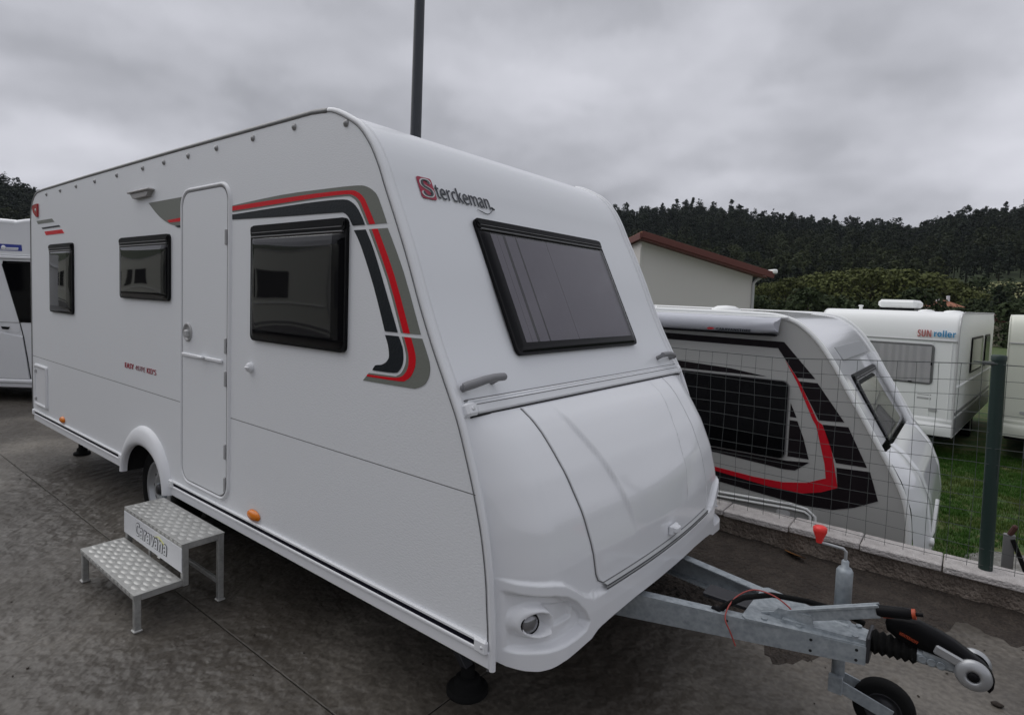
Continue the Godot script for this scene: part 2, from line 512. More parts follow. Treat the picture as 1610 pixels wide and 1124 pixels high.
func window(parent: Node, o: Vector3, ux: Vector3, uy: Vector3, w: float, h: float, border: Vector4, pane_mat: String, label := "") -> MeshInstance3D:
	var n := ux.cross(uy).normalized()
	var f := MB.new()
	f.prism(rrect(0, 0, w, h, 0.03), o, ux, uy, n, 0.016)
	f.prism(rrect(0.006, h - 0.052, w - 0.006, h - 0.006, 0.012), o, ux, uy, n, 0.021)
	f.prism(rrect(0.012, h - 0.034, w - 0.012, h - 0.014, 0.008), o, ux, uy, n, 0.025)
	var frame := obj("window", f, m.black_plastic, parent)
	var hl := MB.new()
	hl.box(o + ux * (w * 0.5) + uy * (h - 0.059) + n * 0.02, Vector3(w - 0.04, 0.007, 0.012), 0.002, Basis(ux, uy, n))
	hl.box(o + ux * (w * 0.5) + uy * (h - 0.0385) + n * 0.0225, Vector3(w - 0.05, 0.004, 0.006), 0.001, Basis(ux, uy, n))
	obj("hinge_rail", hl, m.hinge_grey, frame)
	if label:
		frame.set_meta("label", label)
	# bulged acrylic: a black printed border and a see-through middle
	var x0 := 0.008
	var x1 := w - 0.008
	var y0 := 0.008
	var y1 := h - 0.056
	var xs: Array = []
	var ys: Array = []
	for t in [0.0, 0.008, 0.018, 0.03, 0.045, 0.065]:
		xs.append(x0 + t); xs.append(x1 - t); ys.append(y0 + t); ys.append(y1 - t)
	for e in [x0 + border.x, x1 - border.z]: xs.append(e)
	for e in [y0 + border.y, y1 - border.w]: ys.append(e)
	for k in 5:
		xs.append(lerpf(x0 + 0.1, x1 - 0.1, k / 4.0)); ys.append(lerpf(y0 + 0.1, y1 - 0.1, k / 4.0))
	xs.sort(); ys.sort()
	var at := func(x: float, y: float) -> Vector3:
		var d := minf(minf(x - x0, x1 - x), minf(y - y0, y1 - y))
		var k := 1.0 - clampf(d / 0.04, 0.0, 1.0)
		var r := 0.035
		var cx := clampf(x, x0 + r, x1 - r)
		var cy := clampf(y, y0 + r, y1 - r)
		var v := Vector2(x - cx, y - cy)
		if v.length() > 1e-6:
			v *= maxf(absf(v.x), absf(v.y)) / v.length()
		return o + ux * (cx + v.x) + uy * (cy + v.y) + n * (0.015 + 0.009 * (1.0 - k * k) + 0.005 * sin(PI * (x - x0) / (x1 - x0)) * sin(PI * (y - y0) / (y1 - y0)))
	var edge := MB.new()
	var mid := MB.new()
	for i in xs.size() - 1:
		for k in ys.size() - 1:
			if xs[i + 1] - xs[i] < 1e-5 or ys[k + 1] - ys[k] < 1e-5:
				continue
			var px: float = (xs[i] + xs[i + 1]) * 0.5
			var py: float = (ys[k] + ys[k + 1]) * 0.5
			var into: MB = mid if px > x0 + border.x and px < x1 - border.z and py > y0 + border.y and py < y1 - border.w else edge
			into.quad(at.call(xs[i], ys[k]), at.call(xs[i + 1], ys[k]), at.call(xs[i + 1], ys[k + 1]), at.call(xs[i], ys[k + 1]))
	obj("border", edge, m.black_acrylic, frame)
	obj("pane", mid, m[pane_mat], frame)
	return frame

func caravan() -> void:
	var C := thing("touring_caravan", "large white touring caravan with red, grey and black stripes, parked on the concrete yard", "caravan", Vector3(-2.9, 0, -CW / 2))
	var X := Vector3.RIGHT
	var Y := Vector3.UP
	var Z := Vector3.BACK
	var prof := PackedVector2Array()
	for i in range(0, EDGE.size(), 2):
		prof.append(Vector2(EDGE[i + 1], EDGE[i]))
	prof = smooth(prof, 4)
	var top := prof.duplicate()
	for p in [[-2.6, 2.51], [-4.2, 2.512], [-5.36, 2.507], [-5.53, 2.499], [-5.62, 2.472], [-5.69, 2.42], [-5.735, 2.34], [-5.752, 2.25], [-5.756, 1.6], [-5.756, 0.5], [-5.742, 0.43], [-5.7, 0.395]]:
		top.append(Vector2(p[0], p[1]))
	# side panels, door side and far side, in an upper and a lower sheet
	for far in 2:
		var z := -CW if far else 0.0
		for part in 2:
			var poly := PackedVector2Array()
			for p in top:
				if (part == 0) == (p.y > 0.99):
					if part == 0 or p.y > 0.41:
						poly.append(Vector2(clampf(p.x - 0.004, -5.75, -0.006), p.y - 0.004))
			if part == 0:
				poly.insert(0, Vector2(lut(EDGE, 0.981) - 0.004, 0.981))
				poly.append(Vector2(-5.75, 0.981))
			else:
				# the lower sheet: front edge up, seam back, rear down, wheel arch
				var low := PackedVector2Array()
				low.append(Vector2(-0.008, 0.41))
				for y in [0.493, 0.589, 0.696, 0.839, 0.977]:
					low.append(Vector2(lut(EDGE, y), y))
				low.append(Vector2(-5.75, 0.977)); low.append(Vector2(-5.75, 0.43)); low.append(Vector2(-5.72, 0.41))
				for k in 17:
					var a := PI * (1.0 - k / 16.0)
					low.append(Vector2(-3.047 + 0.385 * cos(a), 0.41 + 0.29 * sin(a)))
				poly = low
			var b := MB.new()
			b.prism(poly, Vector3(0, 0, z), X, Y, Z * (-1.0 if far else 1.0), 0.0)
			obj("side_panel", b, m.side_white, C)
	var back := MB.new()
	for z in [-0.004, -CW + 0.004]:
		back.box(Vector3(-2.9, 0.979, z), Vector3(5.6, 0.03, 0.006))
	obj("panel_seam", back, m.seam, C)
	# front, roof and rear in one skin
	var sk := MB.new()
	var rows: Array = []
	for p in top:
		if p.y >= 1.23 or p.x < -5.0:
			rows.append([Vector3(p.x, p.y, -0.004), Vector3(p.x, p.y + (0.02 if p.x < -1.2 else 0.0), -0.5), Vector3(p.x, p.y + (0.025 if p.x < -1.2 else 0.0), -CW / 2), Vector3(p.x, p.y + (0.02 if p.x < -1.2 else 0.0), -CW + 0.5), Vector3(p.x, p.y, -CW + 0.004)])
	sk.surf(rows)
	obj("body_shell", sk, m.front_white, C)
	# corner trims along the front edges, rails along the roof edges
	for z in [-0.008, -CW + 0.008]:
		var sg := 1.0 if z > -1.0 else -1.0
		var path: Array = []
		var line: Array = []
		var flat: Array = []
		var rail: Array = []
		for p in top:
			var q := Vector3(p.x, p.y, z)
			if p.x > -1.05:
				path.append(q + Vector3(0.004, 0, 0))
				line.append(q + Vector3(-0.01, -0.004, 0.0105 * sg))
				if p.y > 1.24:
					flat.append([Vector3(p.x + 0.002, p.y + 0.002, z), Vector3(p.x + 0.005, p.y + 0.004, z - 0.01 * sg), Vector3(p.x + 0.005, p.y + 0.004, z - 0.038 * sg), Vector3(p.x, p.y, z - 0.041 * sg)])
			if p.x < -1.0 and p.y > 0.42:
				rail.append(q + Vector3(0, -0.002, 0))
		var t := MB.new()
		t.tube(path, 0.0125, 10)
		t.surf(flat)
		obj("corner_trim", t, m.trim_white, C)
		var l := MB.new()
		l.tube(line, 0.0022, 6)
		obj("trim_seam", l, m.seam, C)
		var r := MB.new()
		r.tube(rail, 0.0145, 8)
		obj("roof_rail", r, m.rail_grey, C)
	# studs of the awning rail
	for x in [-5.236, -4.845, -4.434, -4.004, -3.554, -3.092, -2.759, -2.419, -2.068, -1.676, -1.297, -0.897]:
		var b := MB.new()
		b.lathe(Vector3(x, 2.412 if x > -1.0 else 2.455, 0), Z, [Vector2(0.017, 0), Vector2(0.016, 0.005), Vector2(0.01, 0.007), Vector2(0.009, 0.01), Vector2(0.005, 0.012), Vector2(0, 0.012)], 12)
		obj("awning_stud", b, m.stud_grey, C)
	# skirt, stripe rail
	for seg in [[-5.7, -3.455], [-2.64, 0.0]]:
		var b := MB.new()
		b.box(Vector3((seg[0] + seg[1]) / 2, 0.402, -0.004), Vector3(seg[1] - seg[0], 0.066, 0.02), 0.006)
		obj("skirt", b, m.trim_white, C)
		var r := MB.new()
		var e0: float = seg[0] + 0.012
		var e1: float = seg[1] - (0.04 if seg[1] > -1 else 0.02)
		r.box(Vector3((e0 + e1) / 2, 0.464, 0.006), Vector3(e1 - e0, 0.016, 0.014), 0.004)
		r.box(Vector3((e0 + e1) / 2, 0.431, 0.006), Vector3(e1 - e0, 0.016, 0.016), 0.004)
		for e in ([e0, e1]):
			r.box(Vector3(e, 0.4475, 0.009), Vector3(0.06, 0.05, 0.019), 0.006)
			r.lathe(Vector3(e + (0.01 if e > -0.3 else 0.0), 0.4475, 0.018), Z, [Vector2(0.006, 0), Vector2(0.006, 0.002), Vector2(0, 0.002)], 10)
		var rail := obj("skirt_rail", r, m.trim_white, C)
		var i := MB.new()
		i.box(Vector3((e0 + e1) / 2, 0.4475, 0.004), Vector3(e1 - e0 - 0.05, 0.018, 0.012))
		obj("rail_insert", i, m.rail_black, rail)
	# underside
	var u := MB.new()
	u.box(Vector3(-2.85, 0.4, -CW / 2), Vector3(5.7, 0.04, CW - 0.7))
	for z in [-0.19, -CW + 0.19]:
		u.box(Vector3(-4.6, 0.4, z), Vector3(2.2, 0.04, 0.32)); u.box(Vector3(-1.33, 0.4, z), Vector3(2.6, 0.04, 0.32))
	u.box(Vector3(-2.9, 0.33, -0.45), Vector3(5.0, 0.12, 0.05)); u.box(Vector3(-2.9, 0.33, -CW + 0.45), Vector3(5.0, 0.12, 0.05))
	u.box(Vector3(-3.02, 0.3, -CW / 2), Vector3(0.12, 0.1, CW - 0.5))
	obj("underfloor", u, m.underbody, C)
	stripes(C)
	door(C)
	# side windows
	window(C, Vector3(-1.662, 1.425, 0), X, Y, 0.802, 0.584, Vector4(0.02, 0.05, 0.085, 0.0), "pane_dark", "large side window with dark pane behind the door")
	window(C, Vector3(-3.468, 1.592, 0), X, Y, 0.812, 0.417, Vector4(0.02, 0.04, 0.085, 0.0), "pane_dark")
	window(C, Vector3(-5.125, 1.425, 0), X, Y, 0.618, 0.584, Vector4(0.02, 0.05, 0.11, 0.0), "pane_dark")
	for w in [[-1.63, 1.45, 0.74, 0.5], [-3.44, 1.61, 0.75, 0.34], [-5.09, 1.45, 0.55, 0.5]]:
		var b := MB.new()
		b.box(Vector3(w[0] + w[2] / 2, w[1] + w[3] / 2, 0.0175), Vector3(w[2], w[3], 0.002))
		obj("blind", b, m.blind_dark, C)
	# front window, its pleated curtain behind the pane
	var lo := Vector3(lut(EDGE, 1.433), 1.433, -0.46)
	var hi := Vector3(lut(EDGE, 2.044), 2.044, -0.46)
	var fu := (hi - lo).normalized()
	var fw := CW - 0.92
	var win := window(C, lo + Vector3(0.004, 0.002, 0), Vector3.FORWARD, fu, fw, (hi - lo).length(), Vector4(0.065, 0.045, 0.045, 0.02), "pane_front", "wide front window with a grey pleated curtain behind tinted acrylic")
	var fn := Vector3.FORWARD.cross(fu)
	var cur: Array = [[], []]
	var fold := noise(FastNoiseLite.TYPE_SIMPLEX, 3.0, 2, 77)
	for k in 141:
		var t := k / 140.0
		var d := 0.021 + 0.0007 * sin(t * 90.0 + 5.0 * fold.get_noise_1d(t * 3.0)) * (0.5 + fold.get_noise_1d(t * 5.0 + 9.0))
		for j in 2:
			cur[j].append(lo + Vector3.FORWARD * (0.03 + (fw - 0.06) * t) + fu * lerpf(0.03, 0.6, j) + fn * d)
	var cb := MB.new()
	cb.surf(cur)
	obj("curtain", cb, m.curtain_front, win)
	front_end(C)
	fittings(C)
	wheel_and_jacks(C)
	drawbar(C)

func decal(parent: Node, called: String, mat: String, a: Array, b: Array, n := 3, z := 0.0) -> void:
	var poly := smooth(pv(a), n)
	if b.size():
		var q := smooth(pv(b), n)
		q.reverse()
		poly.append_array(q)
	var s := MB.new()
	s.prism(poly, Vector3(0, 0, z), Vector3.RIGHT, Vector3.UP, Vector3.BACK, 0.0022 if mat.ends_with("grey") else 0.003)
	obj(called, s, m[mat], parent)

func stripes(C: Node) -> void:
	decal(C, "grey_stripe", "decal_grey", [-1.883, 2.129, -1.403, 2.147, -1.015, 2.145, -0.812, 2.14, -0.748, 2.13, -0.701, 2.107, -0.67, 2.075, -0.614, 1.973], [-1.883, 2.094, -1.403, 2.101, -1.105, 2.105, -0.893, 2.102, -0.846, 2.093, -0.81, 2.071, -0.781, 2.034, -0.741, 1.973])
	decal(C, "red_stripe", "decal_red", [-1.883, 2.124, -1.403, 2.129, -1.105, 2.13, -0.877, 2.125, -0.811, 2.114, -0.766, 2.087, -0.738, 2.051, -0.686, 1.973], [-1.883, 2.101, -1.403, 2.107, -1.105, 2.111, -0.893, 2.109, -0.835, 2.1, -0.794, 2.077, -0.769, 2.044, -0.724, 1.973])
	decal(C, "black_stripe", "decal_black", [-1.883, 2.081, -1.403, 2.09, -1.104, 2.093, -0.909, 2.089, -0.85, 2.074, -0.809, 2.046, -0.775, 2.004, -0.755, 1.973], [-1.883, 2.055, -1.403, 2.043, -0.959, 2.035, -0.899, 2.03, -0.865, 2.009, -0.836, 1.973])
	decal(C, "black_stripe", "decal_black", [-0.827, 1.953, -0.777, 1.885, -0.688, 1.717, -0.611, 1.536], [-0.75, 1.953, -0.693, 1.864, -0.612, 1.699, -0.534, 1.536])
	decal(C, "grey_stripe", "decal_grey", [-0.728, 1.953, -0.607, 1.747, -0.514, 1.536], [-0.609, 1.953, -0.508, 1.777, -0.4, 1.536])
	decal(C, "red_stripe", "decal_red", [-0.708, 1.953, -0.592, 1.747, -0.499, 1.536], [-0.67, 1.953, -0.56, 1.763, -0.46, 1.536])
	decal(C, "black_stripe", "decal_black", [-0.609, 1.521, -0.59, 1.483, -0.581, 1.44, -0.588, 1.422, -0.602, 1.409, -0.629, 1.397, -0.666, 1.391, -0.685, 1.37], [-0.528, 1.521, -0.504, 1.48, -0.498, 1.444, -0.498, 1.427, -0.504, 1.406, -0.52, 1.385, -0.55, 1.372, -0.684, 1.369])
	decal(C, "grey_stripe", "decal_grey", [-0.508, 1.521, -0.483, 1.46, -0.48, 1.425, -0.49, 1.399, -0.508, 1.375, -0.534, 1.362, -0.553, 1.359, -0.708, 1.355], [-0.392, 1.521, -0.36, 1.46, -0.346, 1.425, -0.346, 1.39, -0.358, 1.362, -0.38, 1.341, -0.418, 1.326, -0.462, 1.322, -0.747, 1.319])
	decal(C, "red_stripe", "decal_red", [-0.494, 1.521, -0.468, 1.46, -0.464, 1.422, -0.47, 1.396, -0.486, 1.375, -0.511, 1.36, -0.565, 1.352, -0.718, 1.348], [-0.453, 1.521, -0.427, 1.46, -0.424, 1.421, -0.433, 1.393, -0.449, 1.369, -0.474, 1.352, -0.515, 1.342, -0.722, 1.339])
	decal(C, "grey_stripe", "decal_grey", [-2.504, 2.059, -2.598, 2.058, -2.709, 2.08, -2.823, 2.123, -2.915, 2.171, -2.996, 2.22], [-2.504, 2.222, -2.996, 2.221])
	decal(C, "red_stripe", "decal_red", [-2.709, 2.094, -2.504, 2.1], [-2.671, 2.078, -2.504, 2.078], 1)
	decal(C, "black_stripe", "decal_black", [-2.6, 2.054, -2.504, 2.056], [-2.56, 2.044, -2.504, 2.04], 1)
	decal(C, "grey_stripe", "decal_grey", [-5.557, 2.238, -5.086, 2.235], [-5.511, 2.208, -5.02, 2.203], 1)
	decal(C, "black_stripe", "decal_black", [-5.397, 2.17, -4.891, 2.169], [-5.363, 2.156, -4.862, 2.155], 1)
	decal(C, "red_stripe", "decal_red", [-5.308, 2.131, -4.813, 2.129], [-5.265, 2.098, -4.755, 2.096], 1)
	lettering("lettering", "EASY", "Droid Sans", true, Vector3(-3.416, 1.103, 0.001), Vector3.RIGHT, Vector3.UP, 0.16, 0.036, 0.002, m.letter_red, C)
	lettering("lettering", "497PE", "Droid Sans", false, Vector3(-3.225, 1.104, 0.001), Vector3.RIGHT, Vector3.UP, 0.165, 0.033, 0.002, m.letter_mauve, C)
	lettering("lettering", "KID'S", "Droid Sans", false, Vector3(-3.03, 1.104, 0.001), Vector3.RIGHT, Vector3.UP, 0.15, 0.035, 0.002, m.letter_red, C)

func ring(poly: PackedVector2Array, hole: PackedVector2Array, z: float, depth: float) -> MB:
	var b := MB.new()
	for i in poly.size():
		var k := (i + 1) % poly.size()
		var a := [Vector3(poly[i].x, poly[i].y, z), Vector3(poly[k].x, poly[k].y, z), Vector3(hole[k].x, hole[k].y, z), Vector3(hole[i].x, hole[i].y, z)]
		var up := Vector3(0, 0, depth)
		var oa: Vector3 = a[0].lerp(a[3], 0.3) + up
		var ob: Vector3 = a[1].lerp(a[2], 0.3) + up
		var ia: Vector3 = a[3].lerp(a[0], 0.3) + up
		var ib: Vector3 = a[2].lerp(a[1], 0.3) + up
		b.quad(a[0], a[1], ob, oa, 0); b.quad(oa, ob, ib, ia, 0); b.quad(ia, ib, a[2], a[3], 0)
	return b

func door(C: Node) -> void:
	var X := Vector3.RIGHT
	var Y := Vector3.UP
	var Z := Vector3.BACK
	var d := MB.new()
	d.prism(rrect(-2.478, 0.523, -1.93, 2.237, 0.085, 8), Vector3(0, 0, 0), X, Y, Z, 0.006)
	var leaf := obj("door", d, m.side_white, C)
	obj("door_frame", ring(rrect(-2.506, 0.497, -1.892, 2.266, 0.11, 8), rrect(-2.484, 0.517, -1.922, 2.243, 0.088, 8), 0.0, 0.011), m.trim_white, leaf)
	obj("door_gap", ring(rrect(-2.484, 0.517, -1.922, 2.243, 0.088, 8), rrect(-2.478, 0.523, -1.93, 2.237, 0.085, 8), 0.004, 0.0022), m.seam, leaf)
	var l := MB.new()
	l.lathe(Vector3(-2.404, 1.418, 0.006), Z, [Vector2(0.056, 0), Vector2(0.056, 0.006), Vector2(0.05, 0.01), Vector2(0.046, 0.01), Vector2(0.042, 0.003), Vector2(0, 0.003)], 28)
	l.box(Vector3(-2.39, 1.41, 0.018), Vector3(0.05, 0.045, 0.024), 0.008)
	obj("door_lock", l, m.latch_grey, leaf)
	var bar := MB.new()
	bar.box(Vector3(-2.22, 1.282, 0.012), Vector3(0.5, 0.02, 0.012), 0.004)
	bar.box(Vector3(-2.19, 1.288, 0.026), Vector3(0.055, 0.014, 0.022), 0.005)
	obj("blind_bar", bar, m.trim_white, leaf)
	for y in [1.963, 1.371, 1.19, 0.784, 0.6]:
		var h := MB.new()
		h.box(Vector3(-1.934, y, 0.011), Vector3(0.014, 0.085, 0.012), 0.004)
		obj("hinge", h, m.latch_grey, leaf)

func front_end(C: Node) -> void:
	var Y := Vector3.UP
	# moulded lower front: fine steps near the ends, coarse in the middle
	var ss: Array = []
	var s := 0.012
	while s < CW - 0.012:
		ss.append(s)
		s += 0.005 if minf(s, CW - s) < 0.38 else 0.03
	ss.append(CW - 0.012)
	var rows: Array = []
	for i in 112:
		var row: Array = []
		for q in ss:
			var lo := lut(HEM, minf(q, CW - q))
			var y: float = lerpf(lo, 0.72, i / 82.0) if i <= 82 else lerpf(0.72, 1.243, (i - 82) / 29.0)
			row.append(moulding_point(q, y))
		rows.append(row)
	var under: Array = []
	for p in rows[0]:
		under.append(p + Vector3(-0.05, 0.006, 0))
	var b := MB.new()
	b.surf(rows)
	b.surf([under, rows[0]], 1)
	obj("front_moulding", b, m.gel_white, C)
	# gas locker lid
	rows = []
	var rim: Array = []
	var rim2: Array = []
	for i in 47:
		var y := lerpf(0.577, 1.24, i / 46.0)
		var l := lut(LID, y)
		var row: Array = []
		for k in 141:
			var q := lerpf(l, CW - l, k / 140.0)
			var e := minf(q, CW - q)
			var lift := 0.017 * smoothstep(-0.006, 0.012, e - lut(CREASE, y)) * smoothstep(0.68, 0.85, y) * smoothstep(1.243, 1.18, y)
			row.append(Vector3(front_x(q, y) + 0.007 + lift, y, -q))
		row.insert(0, row[0] - Vector3(0.02, 0, 0.0)); row.append(row[row.size() - 1] - Vector3(0.02, 0, 0))
		rows.append(row)
		rim.append(row[1] + Vector3(-0.005, 0, 0.004)); rim2.append(row[141] + Vector3(-0.005, 0, -0.004))
	b = MB.new()
	b.surf(rows)
	var lid := obj("gas_locker_lid", b, m.gel_white, C)
	var g := MB.new()
	rim.reverse()
	var low: Array = []
	for p in rows[0]:
		low.append(p + Vector3(-0.001, -0.004, 0))
	var path: Array = rim
	path.append_array(low.slice(2, 140))
	path.append_array(rim2)
	g.tube(path, 0.0023, 6)
	obj("lid_gap", g, m.seam, lid)
	# grey sill under the lid
	b = MB.new()
	var sill: Array = []
	for k in 4:
		var row: Array = []
		for j in 61:
			var q := lerpf(0.475, CW - 0.475, j / 60.0)
			row.append(Vector3(front_x(q, 0.56) + [0.004, 0.02, 0.024, 0.014][k], [0.573, 0.569, 0.556, 0.549][k], -q))
		sill.append(row)
	b.surf(sill)
	obj("locker_sill", b, m.sill_grey, C)
	b = MB.new()
	for k in 2:
		var p: Array = []
		for j in 31:
			var q := lerpf(0.475, CW - 0.475, j / 30.0)
			p.append(Vector3(front_x(q, 0.56) + 0.023, 0.566 - k * 0.013, -q))
		b.tube(p, 0.0025, 5)
	obj("sill_groove", b, m.dark_metal, C)
	# latch
	var at := Vector3(front_x(1.09, 0.617) + 0.012, 0.617, -1.09)
	var n := front_normal(1.09, 0.617)
	b = MB.new()
	b.box(at + n * 0.008, Vector3(0.022, 0.046, 0.075), 0.006)
	b.box(at + n * 0.024 + Vector3(0, 0.004, 0.004), Vector3(0.028, 0.03, 0.05), 0.006)
	obj("latch", b, m.trim_white, lid)
	# weather strip over the locker
	var a := Vector3(-0.2, 1.264, -0.03)
	var up := (Vector3(-0.206, 1.285, 0) - Vector3(-0.184, 1.243, 0)).normalized()
	var nn := Vector3.FORWARD.cross(up)
	var bs := Basis(Vector3.FORWARD, up, nn)
	b = MB.new()
	b.box(Vector3(-0.195, 1.264, -CW / 2) + nn * 0.008, Vector3(CW - 0.17, 0.044, 0.03), 0.006, bs)
	b.box(Vector3(-0.195, 1.264, -CW / 2) + up * 0.03 + nn * 0.003, Vector3(CW - 0.12, 0.014, 0.022), 0.006, bs)
	var strip := obj("weather_strip", b, m.trim_white, C)
	b = MB.new()
	var sc := Vector3(-0.195, 1.264, -CW / 2)
	b.box(sc + up * 0.0125 + nn * 0.0228, Vector3(CW - 0.18, 0.0035, 0.0024), 0.0, bs)
	b.box(sc + up * 0.038 + nn * 0.004, Vector3(CW - 0.1, 0.004, 0.01), 0.0, bs)
	b.box(sc - up * 0.0235 + nn * 0.004, Vector3(CW - 0.12, 0.004, 0.022), 0.0, bs)
	obj("strip_seam", b, m.seam, strip)
	for z in [-0.19, -CW + 0.19]:
		b = MB.new()
		b.box(Vector3(-0.195, 1.264, z) - up * 0.027 + nn * 0.002, Vector3(0.27, 0.01, 0.02), 0.0, bs)
		obj("strip_gap", b, m.gap, strip)
	for z in [-0.058, -CW + 0.058]:
		b = MB.new()
		b.box(Vector3(-0.194, 1.264, z) + nn * 0.008, Vector3(0.058, 0.052, 0.036), 0.009, bs)
		b.lathe(Vector3(-0.194, 1.264, z) + nn * 0.0258, nn, [Vector2(0.009, 0), Vector2(0.009, 0.002), Vector2(0, 0.001)], 12)
		obj("strip_end", b, m.trim_white, strip)
	# grab handles
	for side in 2:
		var hp: Array = []
		for k in [[0.056, 0.02], [0.07, 0.03], [0.1, 0.041], [0.15, 0.05], [0.2, 0.052], [0.245, 0.05], [0.268, 0.046]]:
			var z: float = -k[0] if side == 0 else -CW + k[0]
			hp.append(Vector3(-0.238, 1.339 + 0.012 * smoothstep(0.06, 0.2, k[0]), z) + Vector3(0.88, 0.47, 0) * (k[1] as float))
		b = MB.new()
		b.tube(hp, [0.016, 0.0175, 0.0175, 0.0165, 0.016, 0.016, 0.0155], 14)
		b.tube([hp[5] + Vector3(0, 0, 0.006), hp[5] - Vector3(0.88, 0.47, 0) * 0.07], 0.012, 10)
		b.tube([hp[1], hp[1] - Vector3(0.88, 0.47, 0) * 0.05], 0.014, 10)
		obj("grab_handle", b, m.handle_grey, C)
	# lamps in the front corners
	for side in 2:
		var q := 0.11 if side == 0 else CW - 0.11
		var p := Vector3(front_x(q, 0.525) - 0.012, 0.525, -q)
		var nrm := front_normal(q, 0.525)
		nrm = (nrm + Vector3(0.9, -0.1, 0)).normalized()
		b = MB.new()
		b.lathe(p, nrm, [Vector2(0.04, -0.01), Vector2(0.037, 0.008), Vector2(0.033, 0.006)], 24)
		var l := obj("front_lamp", b, m.black_plastic, C)
		b = MB.new()
		b.lathe(p, nrm, [Vector2(0.034, 0.004), Vector2(0.026, 0.012), Vector2(0.014, 0.016), Vector2(0, 0.017)], 20)
		obj("lens", b, m.lens_glass, l)
	# badge and name
	var r := Vector3.FORWARD
	var fu := Vector3(lut(EDGE, 2.195) - lut(EDGE, 2.1), 0.095, 0).normalized()
	var fn := r.cross(fu)
	var o := Vector3(lut(EDGE, 2.1), 2.1, -0.182) + fn * 0.003
	b = MB.new()
	b.prism(rrect(0, 0, 0.088, 0.108, 0.012), o, r, fu, fn, 0.002)
	var badge := obj("badge", b, m.badge_red, C)
	lettering("letter_edge", "S", "Droid Serif", true, o + r * 0.006 + fu * 0.006 + fn * 0.001, r, fu, 0.076, 0.096, 0.003, m.badge_white, badge)
	lettering("letter", "S", "Droid Serif", false, o + r * 0.014 + fu * 0.012 + fn * 0.0015, r, fu, 0.06, 0.084, 0.004, m.letter_dark, badge)
	lettering("lettering", "terckeman", "Droid Sans", false, o + r * 0.094 + fu * 0.012 + fn * 0.001, r, fu, 0.362, 0.078, 0.003, m.letter_dark, C)
	var sm: Array = []
	for k in 13:
		var t := k / 12.0
		sm.append(o + r * (0.345 + 0.125 * t) + fu * (-0.004 - 0.026 * sin(PI * pow(t, 1.3)) + 0.02 * t) + fn * 0.003)
	b = MB.new()
	b.tube(sm, [0.0008, 0.0012, 0.0018, 0.002, 0.002, 0.002, 0.002, 0.002, 0.002, 0.002, 0.002, 0.0015, 0.001], 6)
	b.tube([sm[12] - r * 0.008 + fu * 0.008, sm[12] + r * 0.012 - fu * 0.002], 0.004, 6)
	obj("smile_mark", b, m.letter_dark, C)

func fittings(C: Node) -> void:
	var X := Vector3.RIGHT
	var Y := Vector3.UP
	var Z := Vector3.BACK
	# side marker lamps
	for x in [-1.63, -4.83]:
		var b := MB.new()
		var e := 0.062 if x > -2 else 0.055
		for k in 8:
			for j in 16:
				var q: Array = []
				for c in [[k, j], [k, j + 1], [k + 1, j + 1], [k + 1, j]]:
					var t: float = 1.0 - c[0] / 8.0
					var a: float = TAU * c[1] / 16.0
					q.append(Vector3(x + e * t * cos(a), 0.505 + 0.029 * t * sin(a), 0.024 * sqrt(1.0 - t * t) + 0.002))
				b.quad(q[0], q[1], q[2], q[3])
		obj("marker_lamp", b, m.amber, C)
	# awning light
	var b := MB.new()
	b.prism(pv([-3.24, 2.3, -2.92, 2.3, -2.96, 2.262, -3.19, 2.258]), Vector3.ZERO, X, Y, Z, 0.03)
	b.box(Vector3(-3.08, 2.3, 0.02), Vector3(0.35, 0.014, 0.044), 0.005)
	obj("awning_lamp", b, m.lamp_grey, C)
	# water cap
	b = MB.new()
	b.lathe(Vector3(-1.677, 1.28, 0), Z, [Vector2(0.026, 0), Vector2(0.026, 0.012), Vector2(0.02, 0.022), Vector2(0, 0.024)], 20)
	b.box(Vector3(-1.677, 1.28, 0.024), Vector3(0.04, 0.008, 0.01), 0.003)
	obj("socket_cap", b, m.trim_white, C)
	# service hatch
	b = MB.new()
	b.prism(rrect(-5.655, 0.525, -5.262, 0.915, 0.02), Vector3.ZERO, X, Y, Z, 0.008)
	var h := obj("service_hatch", b, m.trim_white, C)
	obj("hatch_rim", ring(rrect(-5.655, 0.525, -5.262, 0.915, 0.02), rrect(-5.62, 0.555, -5.297, 0.885, 0.015), 0.008, 0.01), m.trim_white, h)
	for y in [0.59, 0.85]:
		b = MB.new()
		b.box(Vector3(-5.6, y, 0.014), Vector3(0.03, 0.03, 0.014), 0.004)
		obj("hatch_latch", b, m.latch_grey, h)
	# rear corner lamp
	b = MB.new()
	b.prism(smooth(pv([-5.487, 2.39, -5.49, 2.275, -5.543, 2.281, -5.613, 2.317, -5.65, 2.367, -5.6, 2.386, -5.487, 2.39]), 2), Vector3.ZERO, X, Y, Z, 0.014)
	var lamp := obj("rear_corner_lamp", b, m.lamp_red, C)
	b = MB.new()
	b.lathe(Vector3(-5.53, 2.335, 0.014), Z, [Vector2(0.014, 0), Vector2(0.01, 0.004), Vector2(0, 0.005)], 10)
	obj("lens", b, m.badge_white, lamp)

